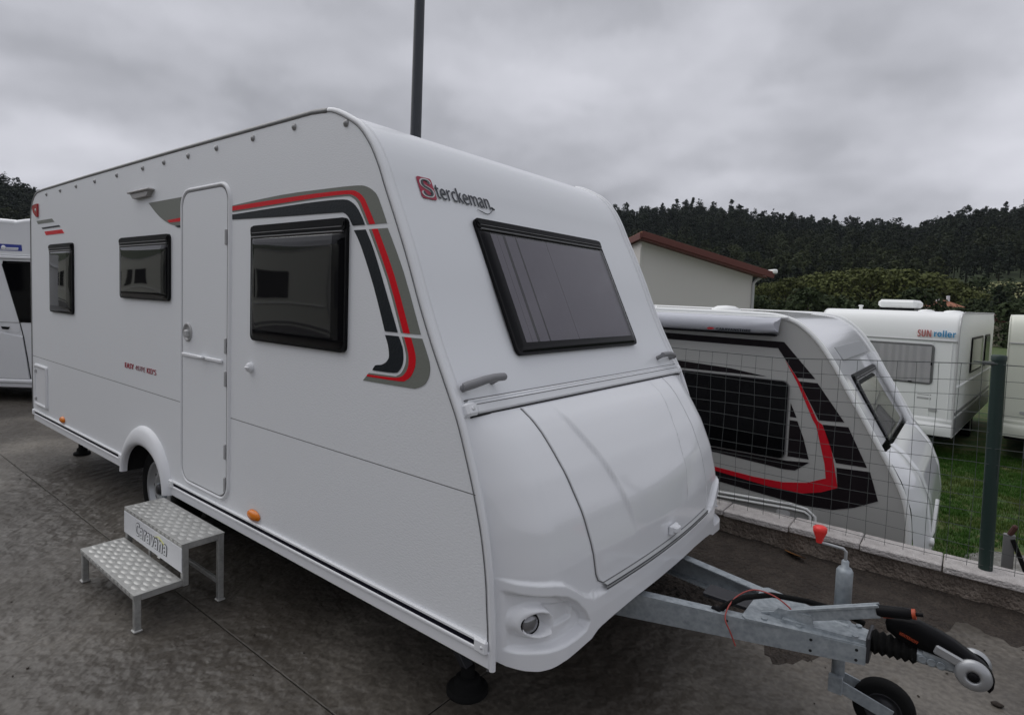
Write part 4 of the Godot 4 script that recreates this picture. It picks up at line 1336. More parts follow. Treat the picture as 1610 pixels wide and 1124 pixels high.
func wall_and_fence() -> void:
	var T := thing("low_wall", "low rough-rendered boundary wall with pale stone coping", "wall", Vector3(-2.5, -0.95, -2.8))
	var b := MB.new()
	# rough render: a gently uneven face
	var n := noise(FastNoiseLite.TYPE_SIMPLEX, 5.0, 4, 33)
	var rows: Array = []
	var x := -12.0
	while x < 7.0:
		var row: Array = []
		for k in 8:
			var y := lerpf(-0.12, 0.168, k / 7.0)
			row.append(Vector3(x, y, -2.72 + 0.012 * n.get_noise_2d(x, y * 2.0) + 0.03 * pow(1.0 - k / 7.0, 3.0)))
		rows.append(row)
		x += 0.07
	b.surf(rows)
	b.box(Vector3(-2.5, -0.4, -2.82), Vector3(18.9, 1.13, 0.17))
	obj("wall_body", b, m.render_wall, T)
	var joints := [-0.06, 0.379, 0.797, 1.22, 1.66, 2.1]
	var all: Array = []
	for k in range(24, 0, -1): all.append(joints[0] - 0.433 * k)
	all.append_array(joints)
	for k in range(1, 11): all.append(joints[5] + 0.433 * k)
	for i in all.size() - 1:
		var c := MB.new()
		var w: float = all[i + 1] - all[i] - 0.006
		c.box(Vector3((all[i] + all[i + 1]) / 2, 0.189 + 0.003 * sin(i * 2.3), -2.787 + 0.003 * sin(i * 1.7)), Vector3(w, 0.044, 0.225), 0.006, Basis(Vector3.UP, 0.006 * sin(i * 3.1)))
		obj("coping_stone", c, m.coping, T)
	# fence: post and welded mesh
	var zf := -2.79
	var F := thing("mesh_fence", "green post and thin welded wire mesh standing on the low wall", "fence", Vector3(1.41, 0.2, zf))
	for px in [1.418, -1.08, 3.92]:
		var p := MB.new()
		var lean := Vector3(-0.017, 1.245, 0.0) if px == 1.418 else Vector3(0, 1.2, 0)
		p.tube([Vector3(px, 0.2, zf), Vector3(px, 0.2, zf) + lean], 0.034, 16)
		p.lathe(Vector3(px, 0.2, zf) + lean, Vector3.UP, [Vector2(0.037, -0.02), Vector2(0.037, 0.004), Vector2(0.032, 0.012), Vector2(0, 0.014)], 16)
		var post := obj("fence_post", p, m.post_green, F)
		p = MB.new()
		p.box(Vector3(px - 0.06, 1.408, zf + 0.02), Vector3(0.055, 0.022, 0.016), 0.005)
		p.tube([Vector3(px - 0.13, 1.413, zf + 0.02), Vector3(px - 0.02, 1.406, zf + 0.03)], 0.005, 6)
		obj("wire_strainer", p, m.wire_green, post)
	var sag := func(px: float) -> float:
		return lut([-3.0, 1.42, -1.08, 1.36, 0.3, 1.33, 1.4, 1.412, 1.9, 1.405, 3.9, 1.42], px)
	for k in 13:
		var path: Array = []
		for j in 34:
			var px := lerpf(-3.2, 3.9, j / 33.0)
			var top: float = sag.call(px)
			path.append(Vector3(px, lerpf(top, 0.24, k / 12.0) + 0.006 * sin(px * 3.0 + k * 1.7), zf + 0.02 + 0.012 * sin(px * 1.9 + k)))
		var w := MB.new()
		w.tube(path, 0.0016 if k else 0.0028, 5)
		obj("wire", w, m.wire_green, F)
	for k in 66:
		var px := -2.93 + 0.104 * k
		var path: Array = []
		var top: float = sag.call(px)
		for j in 7:
			var t := j / 6.0
			path.append(Vector3(px + 0.004 * sin(k * 2.1 + j), lerpf(top, 0.215, t), zf + 0.022 + 0.01 * sin(px * 1.9 + t * 12.0)))
		var w := MB.new()
		w.tube(path, 0.0014, 5)
		obj("wire", w, m.wire_green, F)
	# a stake behind the wall
	var S := thing("garden_stake", "grey stake with a rusty head and a dark strut behind the fence post", "stake", Vector3(1.56, -0.95, -3.22))
	b = MB.new()
	b.box(Vector3(1.534, -0.3, -3.2), Vector3(0.058, 1.25, 0.03), 0.005)
	obj("stake", b, m.rail_grey, S)
	b = MB.new()
	b.bar(Vector3(1.532, 0.315, -3.2), Vector3(1.562, 0.385, -3.2), 0.035, 0.028, Vector3.UP, 0.008)
	obj("stake_head", b, m.rust, S)
	b = MB.new()
	b.bar(Vector3(1.55, 0.3, -3.18), Vector3(1.75, -0.2, -3.12), 0.02, 0.022)
	obj("strut", b, m.black_rubber, S)
	# lamp post
	var L := thing("lamp_post", "tall dark grey lamp post behind the white caravan", "lamp post", Vector3(-3.34, 0, -2.6))
	b = MB.new()
	var base := Vector3(-3.36, 0, -2.6)
	var head := base + Vector3(0.09, 7.2, 0.03)
	b.tube([base, base.lerp(head, 0.5), head], [0.066, 0.056, 0.044], 14)
	b.box(base + Vector3(0, 0.03, 0), Vector3(0.24, 0.06, 0.24), 0.01)
	obj("pole", b, m.pole_paint, L)
	for k in 2:
		b = MB.new()
		var a := base.lerp(head, 0.38) + Vector3(0.02 - 0.045 * k, 0, 0.052)
		b.bar(a - Vector3(0, 2.6, 0), a + Vector3(0.05, 4.2, -0.018), 0.005, 0.008, Vector3.BACK)
		obj("pole_rib", b, m.pole_paint, L)
	b = MB.new()
	b.box(head + Vector3(0, 0.05, 0.35), Vector3(0.3, 0.1, 0.8), 0.03)
	obj("lamp_head", b, m.pole_paint, L)

# ---------------------------------------------------------------- the other caravans
const NOSE := [-0.62, 0.985, -0.3, 1.004, 0.048, 1.011, 0.289, 0.988, 0.477, 0.922, 0.771, 0.76, 1.06, 0.593, 1.276, 0.472, 1.445, 0.35, 1.564, 0.21, 1.612, 0.06, 1.622, -0.15]

func nose_x(s: float, y: float) -> float:
	var q := minf(s, 2.2 - s)
	var u := clampf((q - 0.03) / 0.32, 0.0, 1.0)
	return lut(NOSE, y) + lut([-0.5, 0.1, 0.1, 0.1, 0.45, 0.08, 0.6, 0.04, 0.75, 0.0], y) * (1.0 - (1.0 - u) * (1.0 - u))

func grey_caravan() -> void:
	var z0 := -3.35
	var T := thing("grey_caravan", "grey and white caravan with black and red swoosh graphics behind the fence", "caravan", Vector3(-2.0, -0.95, -4.45))
	var X := Vector3.RIGHT
	var Y := Vector3.UP
	var Z := Vector3.BACK
	var prof := PackedVector2Array()
	for i in range(0, NOSE.size(), 2):
		prof.append(Vector2(NOSE[i + 1], NOSE[i]))
	prof = smooth(prof, 4)
	var top := prof.duplicate()
	for p in [[-2.0, 1.63], [-4.6, 1.62], [-4.75, 1.58], [-4.85, 1.45], [-4.87, 1.2], [-4.87, -0.55]]:
		top.append(Vector2(p[0], p[1]))
	for z in [z0, z0 - 2.2]:
		var b := MB.new()
		b.prism(top, Vector3(0, 0, z), X, Y, Z if z == z0 else -Z, 0.0)
		obj("side_panel", b, m.grey_side, T)
		var e := MB.new()
		var path: Array = []
		for p in top:
			path.append(Vector3(p.x + 0.004, p.y + 0.003, z))
		e.tube(path, 0.019, 8)
		obj("corner_trim", e, m.old_white, T)
	var rows: Array = []
	for p in top:
		if p.y > 0.62 or p.x < 0.0:
			rows.append([Vector3(p.x, p.y, z0), Vector3(p.x, p.y, z0 - 0.15), Vector3(p.x, p.y + (0.02 if p.x < 0 else 0.0), z0 - 1.1), Vector3(p.x, p.y, z0 - 2.05), Vector3(p.x, p.y, z0 - 2.2)])
	var b := MB.new()
	b.surf(rows)
	obj("body_shell", b, m.gel_white, T)
	rows = []
	for i in 36:
		var y := lerpf(-0.6, 0.66, i / 35.0)
		var row: Array = []
		for k in 51:
			var s := 0.02 + 2.16 * k / 50.0
			var q := minf(s, 2.2 - s)
			var groove := 0.02 * exp(-pow((q - 0.42 - 0.12 * (0.66 - y)) / 0.03, 2.0)) * smoothstep(0.0, 0.4, y)
			row.append(Vector3(nose_x(s, y) + 0.03 * smoothstep(0.66, 0.6, y) - groove, y, z0 - s))
		rows.append(row)
	b = MB.new()
	b.surf(rows)
	obj("nose_moulding", b, m.gel_white, T)
	# front window and roof light
	var lo := Vector3(lut(NOSE, 0.68) - 0.0, 0.68, z0 - 0.4)
	var hi := Vector3(lut(NOSE, 1.165), 1.165, z0 - 0.4)
	var fu := (hi - lo).normalized()
	window(T, lo, Vector3.FORWARD, fu, 1.25, (hi - lo).length(), Vector4(0.03, 0.03, 0.03, 0.0), "pane_clear")
	var fn := Vector3.FORWARD.cross(fu)
	b = MB.new()
	b.box(lo + Vector3.FORWARD * 0.62 + fu * 0.27 + fn * 0.008, Vector3(1.1, 0.45, 0.01), 0.0, Basis(Vector3.FORWARD, fu, fn))
	obj("curtain", b, m.curtain_old, T)
	b = MB.new()
	for k in 2:
		b.tube([lo + Vector3.FORWARD * (1.3 + 0.03 * k) - fu * 0.1 + fn * 0.01, lo + Vector3.FORWARD * (1.3 + 0.03 * k) + fu * 0.3 + fn * 0.03, lo + Vector3.FORWARD * (1.3 + 0.03 * k) + fu * 0.66 + fn * 0.025], 0.045, 8)
	obj("front_fin", b, m.gel_white, T)
	var sl := Vector3(lut(NOSE, 1.275), 1.275, z0 - 0.41)
	var su := (Vector3(lut(NOSE, 1.37), 1.37, z0 - 0.41) - sl).normalized()
	var sn := Vector3.FORWARD.cross(su)
	b = MB.new()
	b.box(sl + Vector3.FORWARD * 0.7 + su * 0.06 + sn * 0.004, Vector3(1.4, 0.125, 0.012), 0.004, Basis(Vector3.FORWARD, su, sn))
	obj("front_rooflight", b, m.vent_smoke, T)
	# side window
	var w := MB.new()
	w.prism(rrect(-1.9, 0.495, 0.185, 1.115, 0.05), Vector3(0, 0, z0), X, Y, Z, 0.012)
	var win := obj("window", w, m.rail_grey, T)
	w = MB.new()
	w.prism(rrect(-1.893, 0.502, 0.178, 1.108, 0.045), Vector3(0, 0, z0), X, Y, Z, 0.022)
	obj("pane", w, m.black_acrylic, win)
	# graphics
	for d in [
		["grey_decal", [-4.0, 1.48, -0.9, 1.425, 0.125, 1.414, 0.361, 1.15, 0.235, 1.145, 0.084, 1.362, -0.9, 1.37, -4.0, 1.4]],
		["grey_decal", [0.25, 1.12, 0.378, 1.12, 0.572, 0.852, 0.402, 0.84]],
		["grey_decal", [0.43, 0.812, 0.6, 0.82, 0.735, 0.545, 0.535, 0.54]],
		["grey_decal", [0.54, 0.505, 0.756, 0.518, 0.817, 0.318, 0.673, 0.234, 0.536, 0.183, 0.325, 0.164, -0.308, 0.209, -2.0, 0.29, -2.0, 0.36, -0.342, 0.292, 0.076, 0.257, 0.319, 0.257, 0.449, 0.297, 0.557, 0.355]],
		["grey_red", [0.142, 1.272, 0.253, 1.117, 0.393, 0.834, 0.427, 0.812, 0.492, 0.669, 0.524, 0.522, 0.557, 0.355, 0.449, 0.297, 0.319, 0.257, 0.076, 0.257, -0.342, 0.292, -2.0, 0.355, -2.0, 0.385, -0.344, 0.325, -0.036, 0.309, 0.179, 0.313, 0.348, 0.347, 0.475, 0.409, 0.46, 0.518, 0.387, 0.796, 0.361, 0.838, 0.237, 1.106]],
		["grey_decal", [-2.0, 1.25, -0.744, 1.192, -0.272, 1.168, 0.009, 1.13, -2.0, 1.125]],
		["grey_decal", [0.2, 0.942, 0.247, 0.836, 0.2, 0.836]],
		["grey_decal", [0.2, 0.81, 0.254, 0.81, 0.303, 0.69, 0.35, 0.53, 0.2, 0.525]],
		["grey_decal", [-2.0, 0.485, 0.195, 0.488, 0.355, 0.506, 0.259, 0.424, 0.173, 0.418, -0.351, 0.449, -2.0, 0.465]],
	]:
		decal(T, "side_graphic", d[0], d[1], [], 1, z0)
	# rolled awning in its bag
	b = MB.new()
	rows = []
	for i in 40:
		var x := lerpf(-4.6, 0.085, i / 39.0)
		var row: Array = []
		var crease := smoothstep(-0.12, 0.085, x)
		for k in 15:
			var a := -0.6 * PI + 1.35 * PI * k / 14.0
			var r := 0.066 - 0.014 * crease * (0.5 + 0.5 * sin(k * 1.9 + x * 30.0))
			row.append(Vector3(x + 0.02 * sin(k * 0.7) * crease, 1.535 + r * sin(a) * 1.02, z0 + 0.055 + r * cos(a)))
		rows.append(row)
	b.surf(rows)
	var tip: Array = rows[39]
	for k in 13:
		b.tri(tip[0], tip[k + 1], tip[k + 2], -1)
	var aw := obj("rolled_awning", b, m.awning_cloth, T)
	b = MB.new()
	b.box(Vector3(-2.25, 1.463, z0 + 0.06), Vector3(4.66, 0.014, 0.07), 0.004)
	obj("awning_rail", b, m.black_plastic, aw)
	b = MB.new()
	b.box(Vector3(-2.25, 1.606, z0 + 0.015), Vector3(4.8, 0.016, 0.03), 0.004)
	obj("gutter_rail", b, m.old_white, T)
	b = MB.new()
	b.prism(pv([-0.452, 1.49, -0.43, 1.502, -0.4, 1.5, -0.385, 1.49, -0.41, 1.483, -0.44, 1.483]), Vector3(0, 0, z0 + 0.1085), X, Y, Z, 0.004)
	obj("mark", b, m.lamp_red, aw)
	lettering("lettering", "CARAVANSTORE", "Droid Sans", true, Vector3(-0.372, 1.479, z0 + 0.106), X, Y, 0.27, 0.021, 0.01, m.letter_dark, aw)
	# wheel arch moulding and side lamp, roof vents
	b = MB.new()
	for k in 2:
		var d := 0.035 * k
		b.tube([Vector3(-2.4, 0.16 - d, z0 + 0.008), Vector3(-0.3, 0.122 - d, z0 + 0.008), Vector3(0.25, 0.155 - d, z0 + 0.008), Vector3(0.36 - d * 0.4, 0.145 - d * 0.7, z0 + 0.008), Vector3(0.42 - d, 0.1, z0 + 0.008), Vector3(0.44 - d, -0.1, z0 + 0.008)], 0.011, 8)
	obj("door_moulding", b, m.old_white, T)
	b = MB.new()
	b.prism(rrect(0.145, 0.052, 0.245, 0.098, 0.022), Vector3(0, 0, z0), X, Y, Z, 0.014)
	obj("side_lamp", b, m.badge_white, T)
	for p in [[-1.3, -3.75, 0.16], [-0.55, -4.0, 0.13]]:
		b = MB.new()
		b.lathe(Vector3(p[0], 1.62, p[1]), Y, [Vector2(p[2], 0), Vector2(p[2] * 0.98, 0.03), Vector2(p[2] * 0.6, 0.055), Vector2(0, 0.062)], 20)
		obj("roof_vent", b, m.old_white, T)
	b = MB.new()
	b.tube([Vector3(1.15, 0.31, z0 - 0.4), Vector3(1.14, 0.1, z0 - 0.28), Vector3(1.11, 0.02, z0 - 0.25)], 0.012, 6)
	b.lathe(Vector3(1.12, 0.03, z0 - 0.26), X, [Vector2(0.03, 0), Vector2(0.03, 0.03), Vector2(0, 0.035)], 10)
	obj("front_grab_rail", b, m.old_white, T)
	b = MB.new()
	b.box(Vector3(-1.9, -0.58, -4.45), Vector3(5.6, 0.06, 2.1))
	obj("underfloor", b, m.underbody, T)
	for z in [z0 - 0.15, z0 - 2.05]:
		b = MB.new()
		b.lathe(Vector3(-2.2, -0.64, z), Z, [Vector2(0.16, -0.08), Vector2(0.28, -0.09), Vector2(0.3, -0.06), Vector2(0.3, 0.06), Vector2(0.28, 0.09), Vector2(0.17, 0.08), Vector2(0, 0.03)], 24)
		obj("wheel", b, m.black_rubber, T)

# an older square caravan, drawn from its near right corner: the end wall faces +z, x runs to the right
func old_caravan(label: String, at: Vector3, turn: float, body: String, named: bool) -> Node3D:
	var T := thing("old_caravan", label, "caravan", at, turn, true, "old white caravans on the grass")
	var X := Vector3.RIGHT
	var Y := Vector3.UP
	var Z := Vector3.BACK
	var L := 5.9
	var prof := smooth(pv([0.0, 0.78, 0.0, 1.5, -0.01, 2.1, -0.04, 2.35, -0.11, 2.52, -0.22, 2.6, -0.4, 2.63]), 3)
	prof.append(Vector2(-L + 0.25, 2.63)); prof.append(Vector2(-L, 2.4)); prof.append(Vector2(-L, 0.45)); prof.append(Vector2(-0.04, 0.45)); prof.append(Vector2(0.0, 0.5))
	for x in [-0.02, -2.18]:
		var b := MB.new()
		b.prism(prof, Vector3(x, 0, 0), Z, Y, X if x > -1 else -X, 0.012)
		obj("side_wall", b, m[body], T)
	var rows: Array = []
	for p in prof:
		if p.y > 0.74:
			var row: Array = []
			for c in [[0.0, 0.05], [-0.006, 0.028], [-0.02, 0.01], [-0.05, 0.001], [-0.08, 0.0], [-0.7, -0.01], [-1.5, -0.01], [-2.12, 0.0], [-2.15, 0.001], [-2.18, 0.01], [-2.194, 0.028], [-2.2, 0.05]]:
				var q := p
				var inn: float = c[1]
				if p.y > 2.55: q.y -= inn * 0.6
				if p.x > -0.2: q.x -= inn
				row.append(Vector3(c[0], q.y, q.x))
			rows.append(row)
	var b := MB.new()
	b.surf(rows.slice(0, rows.size() - 0))
	obj("body_shell", b, m[body], T)
	# lower end moulding with pressed grooves
	b = MB.new()
	rows = []
	for i in 13:
		var t := i / 12.0
		var row: Array = []
		for k in 13:
			var s := k / 12.0
			var e := 0.06 * (1.0 - pow(absf(2.0 * s - 1.0), 10.0))
			row.append(Vector3(-0.01 - 2.18 * s, lerpf(0.47, 0.78, t), 0.004 + e * sin(PI * clampf(t * 0.75 + 0.25, 0, 1)) - 0.02 * exp(-pow((t - 0.72) / 0.06, 2.0))))
		rows.append(row)
	b.surf(rows)
	obj("end_skirt", b, m[body], T)
	# trims
	b = MB.new()
	b.box(Vector3(-1.1, 2.13, 0.004), Vector3(2.16, 0.022, 0.016), 0.004)
	obj("end_trim", b, m.latch_grey, T)
	b = MB.new()
	for x in [-0.09, -0.36]:
		b.box(Vector3(x, 1.42, 0.006), Vector3(0.012, 1.38, 0.01), 0.003)
	obj("end_rib", b, m.old_white, T)
	b = MB.new()
	b.tube([Vector3(-0.004, 0.47, 0.0), Vector3(-0.004, 2.1, -0.004), Vector3(-0.004, 2.35, -0.04), Vector3(-0.004, 2.53, -0.12), Vector3(-0.004, 2.61, -0.26), Vector3(-0.004, 2.635, -0.5), Vector3(-0.004, 2.635, -L + 0.25)], 0.014, 6)
	obj("corner_trim", b, m.latch_grey, T)
	b = MB.new()
	b.bar(Vector3(0.0, 1.33, -0.15), Vector3(0.0, 1.33, -L + 0.1), 0.03, 0.025)
	obj("side_trim", b, m.old_white, T)
	b = MB.new()
	b.box(Vector3(-0.004, 0.86, -L / 2), Vector3(0.02, 0.06, L - 0.3), 0.004)
	b.box(Vector3(-0.004, 0.63, -L / 2), Vector3(0.02, 0.3, L - 0.2), 0.004)
	obj("side_skirt", b, m.rail_grey, T)
	# end window with a drawn curtain
	var w := MB.new()
	w.prism(rrect(-1.85, 1.345, -0.33, 2.06, 0.07), Vector3.ZERO, X, Y, Z, 0.014)
	var win := obj("window", w, m.rail_grey, T)
	var cur: Array = [[], []]
	for k in 91:
		var t := k / 90.0
		for j in 2:
			cur[j].append(Vector3(lerpf(-1.82, -0.37, t), lerpf(1.38, 2.02, j), 0.02 + 0.006 * sin(t * 70.0 + 2.0 * sin(t * 9.0))))
	w = MB.new()
	w.surf(cur)
	obj("curtain", w, m.curtain_old, win)
	w = MB.new()
	w.prism(rrect(-1.835, 1.36, -0.345, 2.045, 0.06), Vector3(0, 0, 0.026), X, Y, Z, 0.006)
	obj("pane", w, m.pane_clear, win)
	w = MB.new()
	w.box(Vector3(-0.362, 1.72, 0.034), Vector3(0.02, 0.05, 0.012), 0.004)
	w.box(Vector3(-0.66, 1.378, 0.034), Vector3(0.06, 0.02, 0.012), 0.004)
	obj("window_catch", w, m.black_plastic, win)
	# side windows
	for s in [[-3.6, -1.75, 1.47, 2.16], [-5.0, -4.1, 1.47, 2.16]]:
		w = MB.new()
		w.prism(rrect(s[0], s[2], s[1], s[3], 0.05), Vector3(0.0, 0, 0), Z, Y, X, 0.012)
		win = obj("window", w, m.black_plastic, T)
		w = MB.new()
		w.prism(rrect(s[0] + 0.04, s[2] + 0.04, s[1] - 0.04, s[3] - 0.04, 0.04), Vector3(0.0, 0, 0), Z, Y, X, 0.02)
		obj("pane", w, m.black_acrylic, win)
	# pressed handles, vent and lamps in the end wall
	for v in [[-0.47, 1.165, 0.28, 0.022], [-0.47, 1.1, 0.28, 0.04], [-1.72, 1.165, 0.28, 0.022], [-1.72, 1.1, 0.28, 0.04]]:
		b = MB.new()
		b.box(Vector3(v[0], v[1], 0.002), Vector3(v[2], v[3], 0.012), 0.005)
		obj("grip_recess", b, m.latch_grey, T)
	for x in [-0.3, -1.9]:
		b = MB.new()
		b.prism(rrect(x - 0.065, 0.885, x + 0.065, 0.935, 0.022), Vector3.ZERO, X, Y, Z, 0.014)
		obj("end_lamp", b, m.latch_grey, T)
	b = MB.new()
	b.prism(rrect(-1.02, 1.02, -0.82, 1.2, 0.01), Vector3.ZERO, X, Y, Z, 0.004)
	obj("end_hatch", b, m.old_white, T)
	# roof: cooler, vents
	if named:
		b = MB.new()
		b.box(Vector3(-1.06, 2.76, -0.95), Vector3(0.62, 0.16, 0.75), 0.05)
		var ac := obj("roof_cooler", b, m.old_white, T)
		b = MB.new()
		b.box(Vector3(-1.06, 2.65, -0.95), Vector3(0.56, 0.08, 0.68), 0.01)
		obj("cooler_base", b, m.black_plastic, ac)
		b = MB.new()
		b.lathe(Vector3(-1.66, 2.62, -0.6), Y, [Vector2(0.03, 0), Vector2(0.03, 0.07), Vector2(0.05, 0.075), Vector2(0.04, 0.095), Vector2(0, 0.1)], 12)
		obj("roof_flue", b, m.old_white, T)
	for p in [[-0.58, -0.55, 0.13], [-0.3, -1.6, 0.16]]:
		b = MB.new()
		b.lathe(Vector3(p[0], 2.63, p[1]), Y, [Vector2(p[2], 0), Vector2(p[2] * 0.95, 0.02), Vector2(p[2] * 0.6, 0.036), Vector2(0, 0.042)], 18)
		obj("roof_vent", b, m.old_white, T)
	if named:
		lettering("lettering", "SUN", "Droid Sans", true, Vector3(-0.6, 2.19, 0.0), X, Y, 0.2, 0.12, 0.012, m.print_pink, T)
		lettering("lettering", "roller", "Droid Sans", true, Vector3(-0.36, 2.2, 0.0), X, Y, 0.31, 0.115, 0.012, m.print_cyan, T)
	# running gear
	for x in [-0.14, -2.06]:
		b = MB.new()
		b.lathe(Vector3(x, 0.3, -3.2), X if x > -1 else -X, [Vector2(0.16, -0.1), Vector2(0.28, -0.1), Vector2(0.3, -0.06), Vector2(0.3, 0.06), Vector2(0.28, 0.09), Vector2(0.19, 0.09)], 24)
		var wh := obj("wheel", b, m.black_rubber, T)
		b = MB.new()
		b.lathe(Vector3(x, 0.3, -3.2), X if x > -1 else -X, [Vector2(0.19, 0.08), Vector2(0.17, 0.05), Vector2(0.1, 0.075), Vector2(0, 0.08)], 20)
		obj("rim", b, m.silver, wh)
	b = MB.new()
	b.box(Vector3(-1.1, 0.44, -L / 2), Vector3(2.1, 0.06, L - 0.1))
	obj("underfloor", b, m.underbody, T)
	for z in [-0.5, -L + 0.5]:
		for x in [-0.35, -1.85]:
			b = MB.new()
			b.bar(Vector3(x, 0.44, z), Vector3(x, 0.0, z), 0.04, 0.04, Vector3.RIGHT)
			obj("corner_jack", b, m.zinc, T)
	return T

func motorhome() -> void:
	var T := thing("motorhome", "white motorhome with a dark slanted cab window and blue sticker", "motorhome", Vector3(-9.098, 0, -0.562), atan2(0.61826, 0.78597), true)
	var X := Vector3.RIGHT
	var Y := Vector3.UP
	var Z := Vector3.BACK
	var b := MB.new()
	b.prism(smooth(pv([-3.9, 0.31, 1.75, 0.31, 1.86, 0.6, 1.84, 1.1, 1.6, 1.75, 1.4, 2.2, 1.1, 2.42, 0.4, 2.47, -3.7, 2.47, -3.9, 2.3, -3.9, 0.31]), 1), Vector3(0, 0, -2.1), X, Y, Z, 2.1, true)
	obj("body", b, m.gel_white, T)
	# roof edge in two shallow humps
	for h in [[-2.9, 0.0], [0.0, 1.15]]:
		b = MB.new()
		var p: Array = []
		for k in 9:
			var t := k / 8.0
			p.append(Vector3(lerpf(h[0], h[1], t), 2.455 + 0.035 * minf(1.0, 5.0 * minf(t, 1.0 - t)), -0.05))
		b.tube(p, 0.055, 8)
		obj("roof_edge", b, m.gel_white, T)
	b = MB.new()
	b.box(Vector3(-1.3, 1.995, 0.012), Vector3(5.2, 0.036, 0.03), 0.008)
	b.box(Vector3(-1.3, 2.03, 0.002), Vector3(5.2, 0.014, 0.014), 0.004)
	obj("waist_trim", b, m.trim_white, T)
	b = MB.new()
	b.prism(pv([-0.158, 1.945, -0.168, 1.9, 0.064, 1.108, 1.5, 1.108, 1.3, 1.9, 1.28, 1.945]), Vector3.ZERO, X, Y, Z, 0.006)
	var win := obj("cab_window", b, m.black_acrylic, T)
	b = MB.new()
	b.box(Vector3(0.5, 1.92, 0.01), Vector3(1.2, 0.02, 0.012), 0.004)
	obj("window_rail", b, m.black_rubber, win)
	b = MB.new()
	b.tube([Vector3(-0.172, 1.9, 0.001), Vector3(0.06, 1.105, 0.001), Vector3(0.11, 0.9, 0.001), Vector3(0.16, 0.6, 0.001), Vector3(0.2, 0.33, 0.001)], 0.007, 6)
	obj("door_gap", b, m.gap, T)
	b = MB.new()
	b.prism(pv([-2.2, 0.33, 0.185, 0.33, 0.15, 0.6, 0.1, 0.905, -0.2, 0.955, -2.2, 0.99]), Vector3.ZERO, X, Y, Z, 0.014)
	obj("lower_panel", b, m.gel_white, T)
	b = MB.new()
	b.box(Vector3(-1.0, 1.105, 0.001), Vector3(2.1, 0.012, 0.008), 0.002)
	obj("panel_groove", b, m.latch_grey, T)
	b = MB.new()
	b.prism(rrect(-0.18, 0.97, 0.06, 1.075, 0.03), Vector3.ZERO, X, Y, Z, 0.004)
	var hd := obj("handle_recess", b, m.trim_white, T)
	b = MB.new()
	b.prism(pv([-0.19, 1.045, -0.075, 1.04, -0.095, 1.008, -0.17, 1.01]), Vector3.ZERO, X, Y, Z, 0.018)
	obj("door_handle", b, m.black_plastic, hd)
	b = MB.new()
	b.prism(pv([-0.6, 2.186, 0.097, 2.17, 0.105, 2.085, -0.6, 2.085]), Vector3.ZERO, X, Y, Z, 0.003)
	var st := obj("sticker", b, m.print_blue, T)
	b = MB.new()
	b.lathe(Vector3(-0.15, 2.125, 0.003), Z, [Vector2(0.033, 0), Vector2(0.033, 0.002), Vector2(0, 0.002)], 16)
	b.box(Vector3(-0.03, 2.12, 0.004), Vector3(0.17, 0.022, 0.003))
	b.box(Vector3(-0.1, 2.098, 0.004), Vector3(0.3, 0.01, 0.003))
	obj("sticker_print", b, m.sign_white, st)
	b = MB.new()
	b.box(Vector3(-1.0, 0.29, 0.0), Vector3(5.6, 0.055, 0.05), 0.014)
	b.box(Vector3(-1.0, 0.235, -0.02), Vector3(5.6, 0.07, 0.04), 0.012)
	obj("side_skirt", b, m.trim_white, T)
	b = MB.new()
	b.box(Vector3(-1.0, 0.28, -1.05), Vector3(5.5, 0.1, 1.9))
	obj("underbody", b, m.underbody, T)
	for x in [-2.6, 1.1]:
		for z in [-0.22, -1.88]:
			b = MB.new()
			b.lathe(Vector3(x, 0.32, z), Z if z > -1 else -Z, [Vector2(0.18, -0.1), Vector2(0.3, -0.1), Vector2(0.32, -0.06), Vector2(0.32, 0.06), Vector2(0.3, 0.1), Vector2(0.2, 0.1), Vector2(0.18, 0.04), Vector2(0, 0.06)], 28)
			obj("wheel", b, m.black_rubber, T)

func barn() -> void:
	var th := deg_to_rad(38.0)
	var T := thing("shed", "plain cream shed with a red-brown sloping roof edge", "shed", Vector3(-6.796, -0.95, -15.0), th, true)
	var X := Vector3.RIGHT
	var Y := Vector3.UP
	var Z := Vector3.BACK
	# end wall in x from 0 to 3.44 facing +z, tall wall at x = 0; heights from the lot
	var b := MB.new()
	b.prism(pv([0.0, 0.0, 3.44, 0.0, 3.44, 3.56, 0.0, 4.5]), Vector3(0, 0, -8.0), X, Y, Z, 8.0, true)
	obj("wall", b, m.barn_wall, T)
	b = MB.new()
	var sl := Vector3(3.44, -0.94, 0).normalized()
	var n := Vector3(-sl.y, sl.x, 0)
	b.box(Vector3(1.85, 4.13, -3.85), Vector3(4.1, 0.1, 8.6), 0.01, Basis(sl, n, Z))
	obj("roof", b, m.tile_roof, T)
	b = MB.new()
	b.box(Vector3(1.9, 4.09, 0.46), Vector3(4.15, 0.19, 0.04), 0.008, Basis(sl, n, Z))
	b.box(Vector3(-0.14, 4.58, -3.8), Vector3(0.05, 0.2, 8.56), 0.008)
	obj("fascia", b, m.barn_trim, T)
	b = MB.new()
	b.box(Vector3(1.8, 3.99, 0.2), Vector3(3.9, 0.03, 0.5), 0.0, Basis(sl, n, Z))
	obj("soffit", b, m.barn_trim, T)
	b = MB.new()
	b.box(Vector3(3.9, 3.66, -3.8), Vector3(0.13, 0.13, 8.7), 0.03)
	var gt := obj("gutter", b, m.old_white, T)
	b = MB.new()
	b.tube([Vector3(3.86, 3.6, 0.1), Vector3(3.55, 3.4, 0.03), Vector3(3.47, 3.3, 0.02), Vector3(3.47, 0.0, 0.02)], 0.045, 10)
	obj("downpipe", b, m.latch_grey, gt)
	b = MB.new()
	b.box(Vector3(0.02, 2.2, 0.002), Vector3(0.1, 4.2, 0.012), 0.004)
	obj("corner_strip", b, m.barn_wall, T)

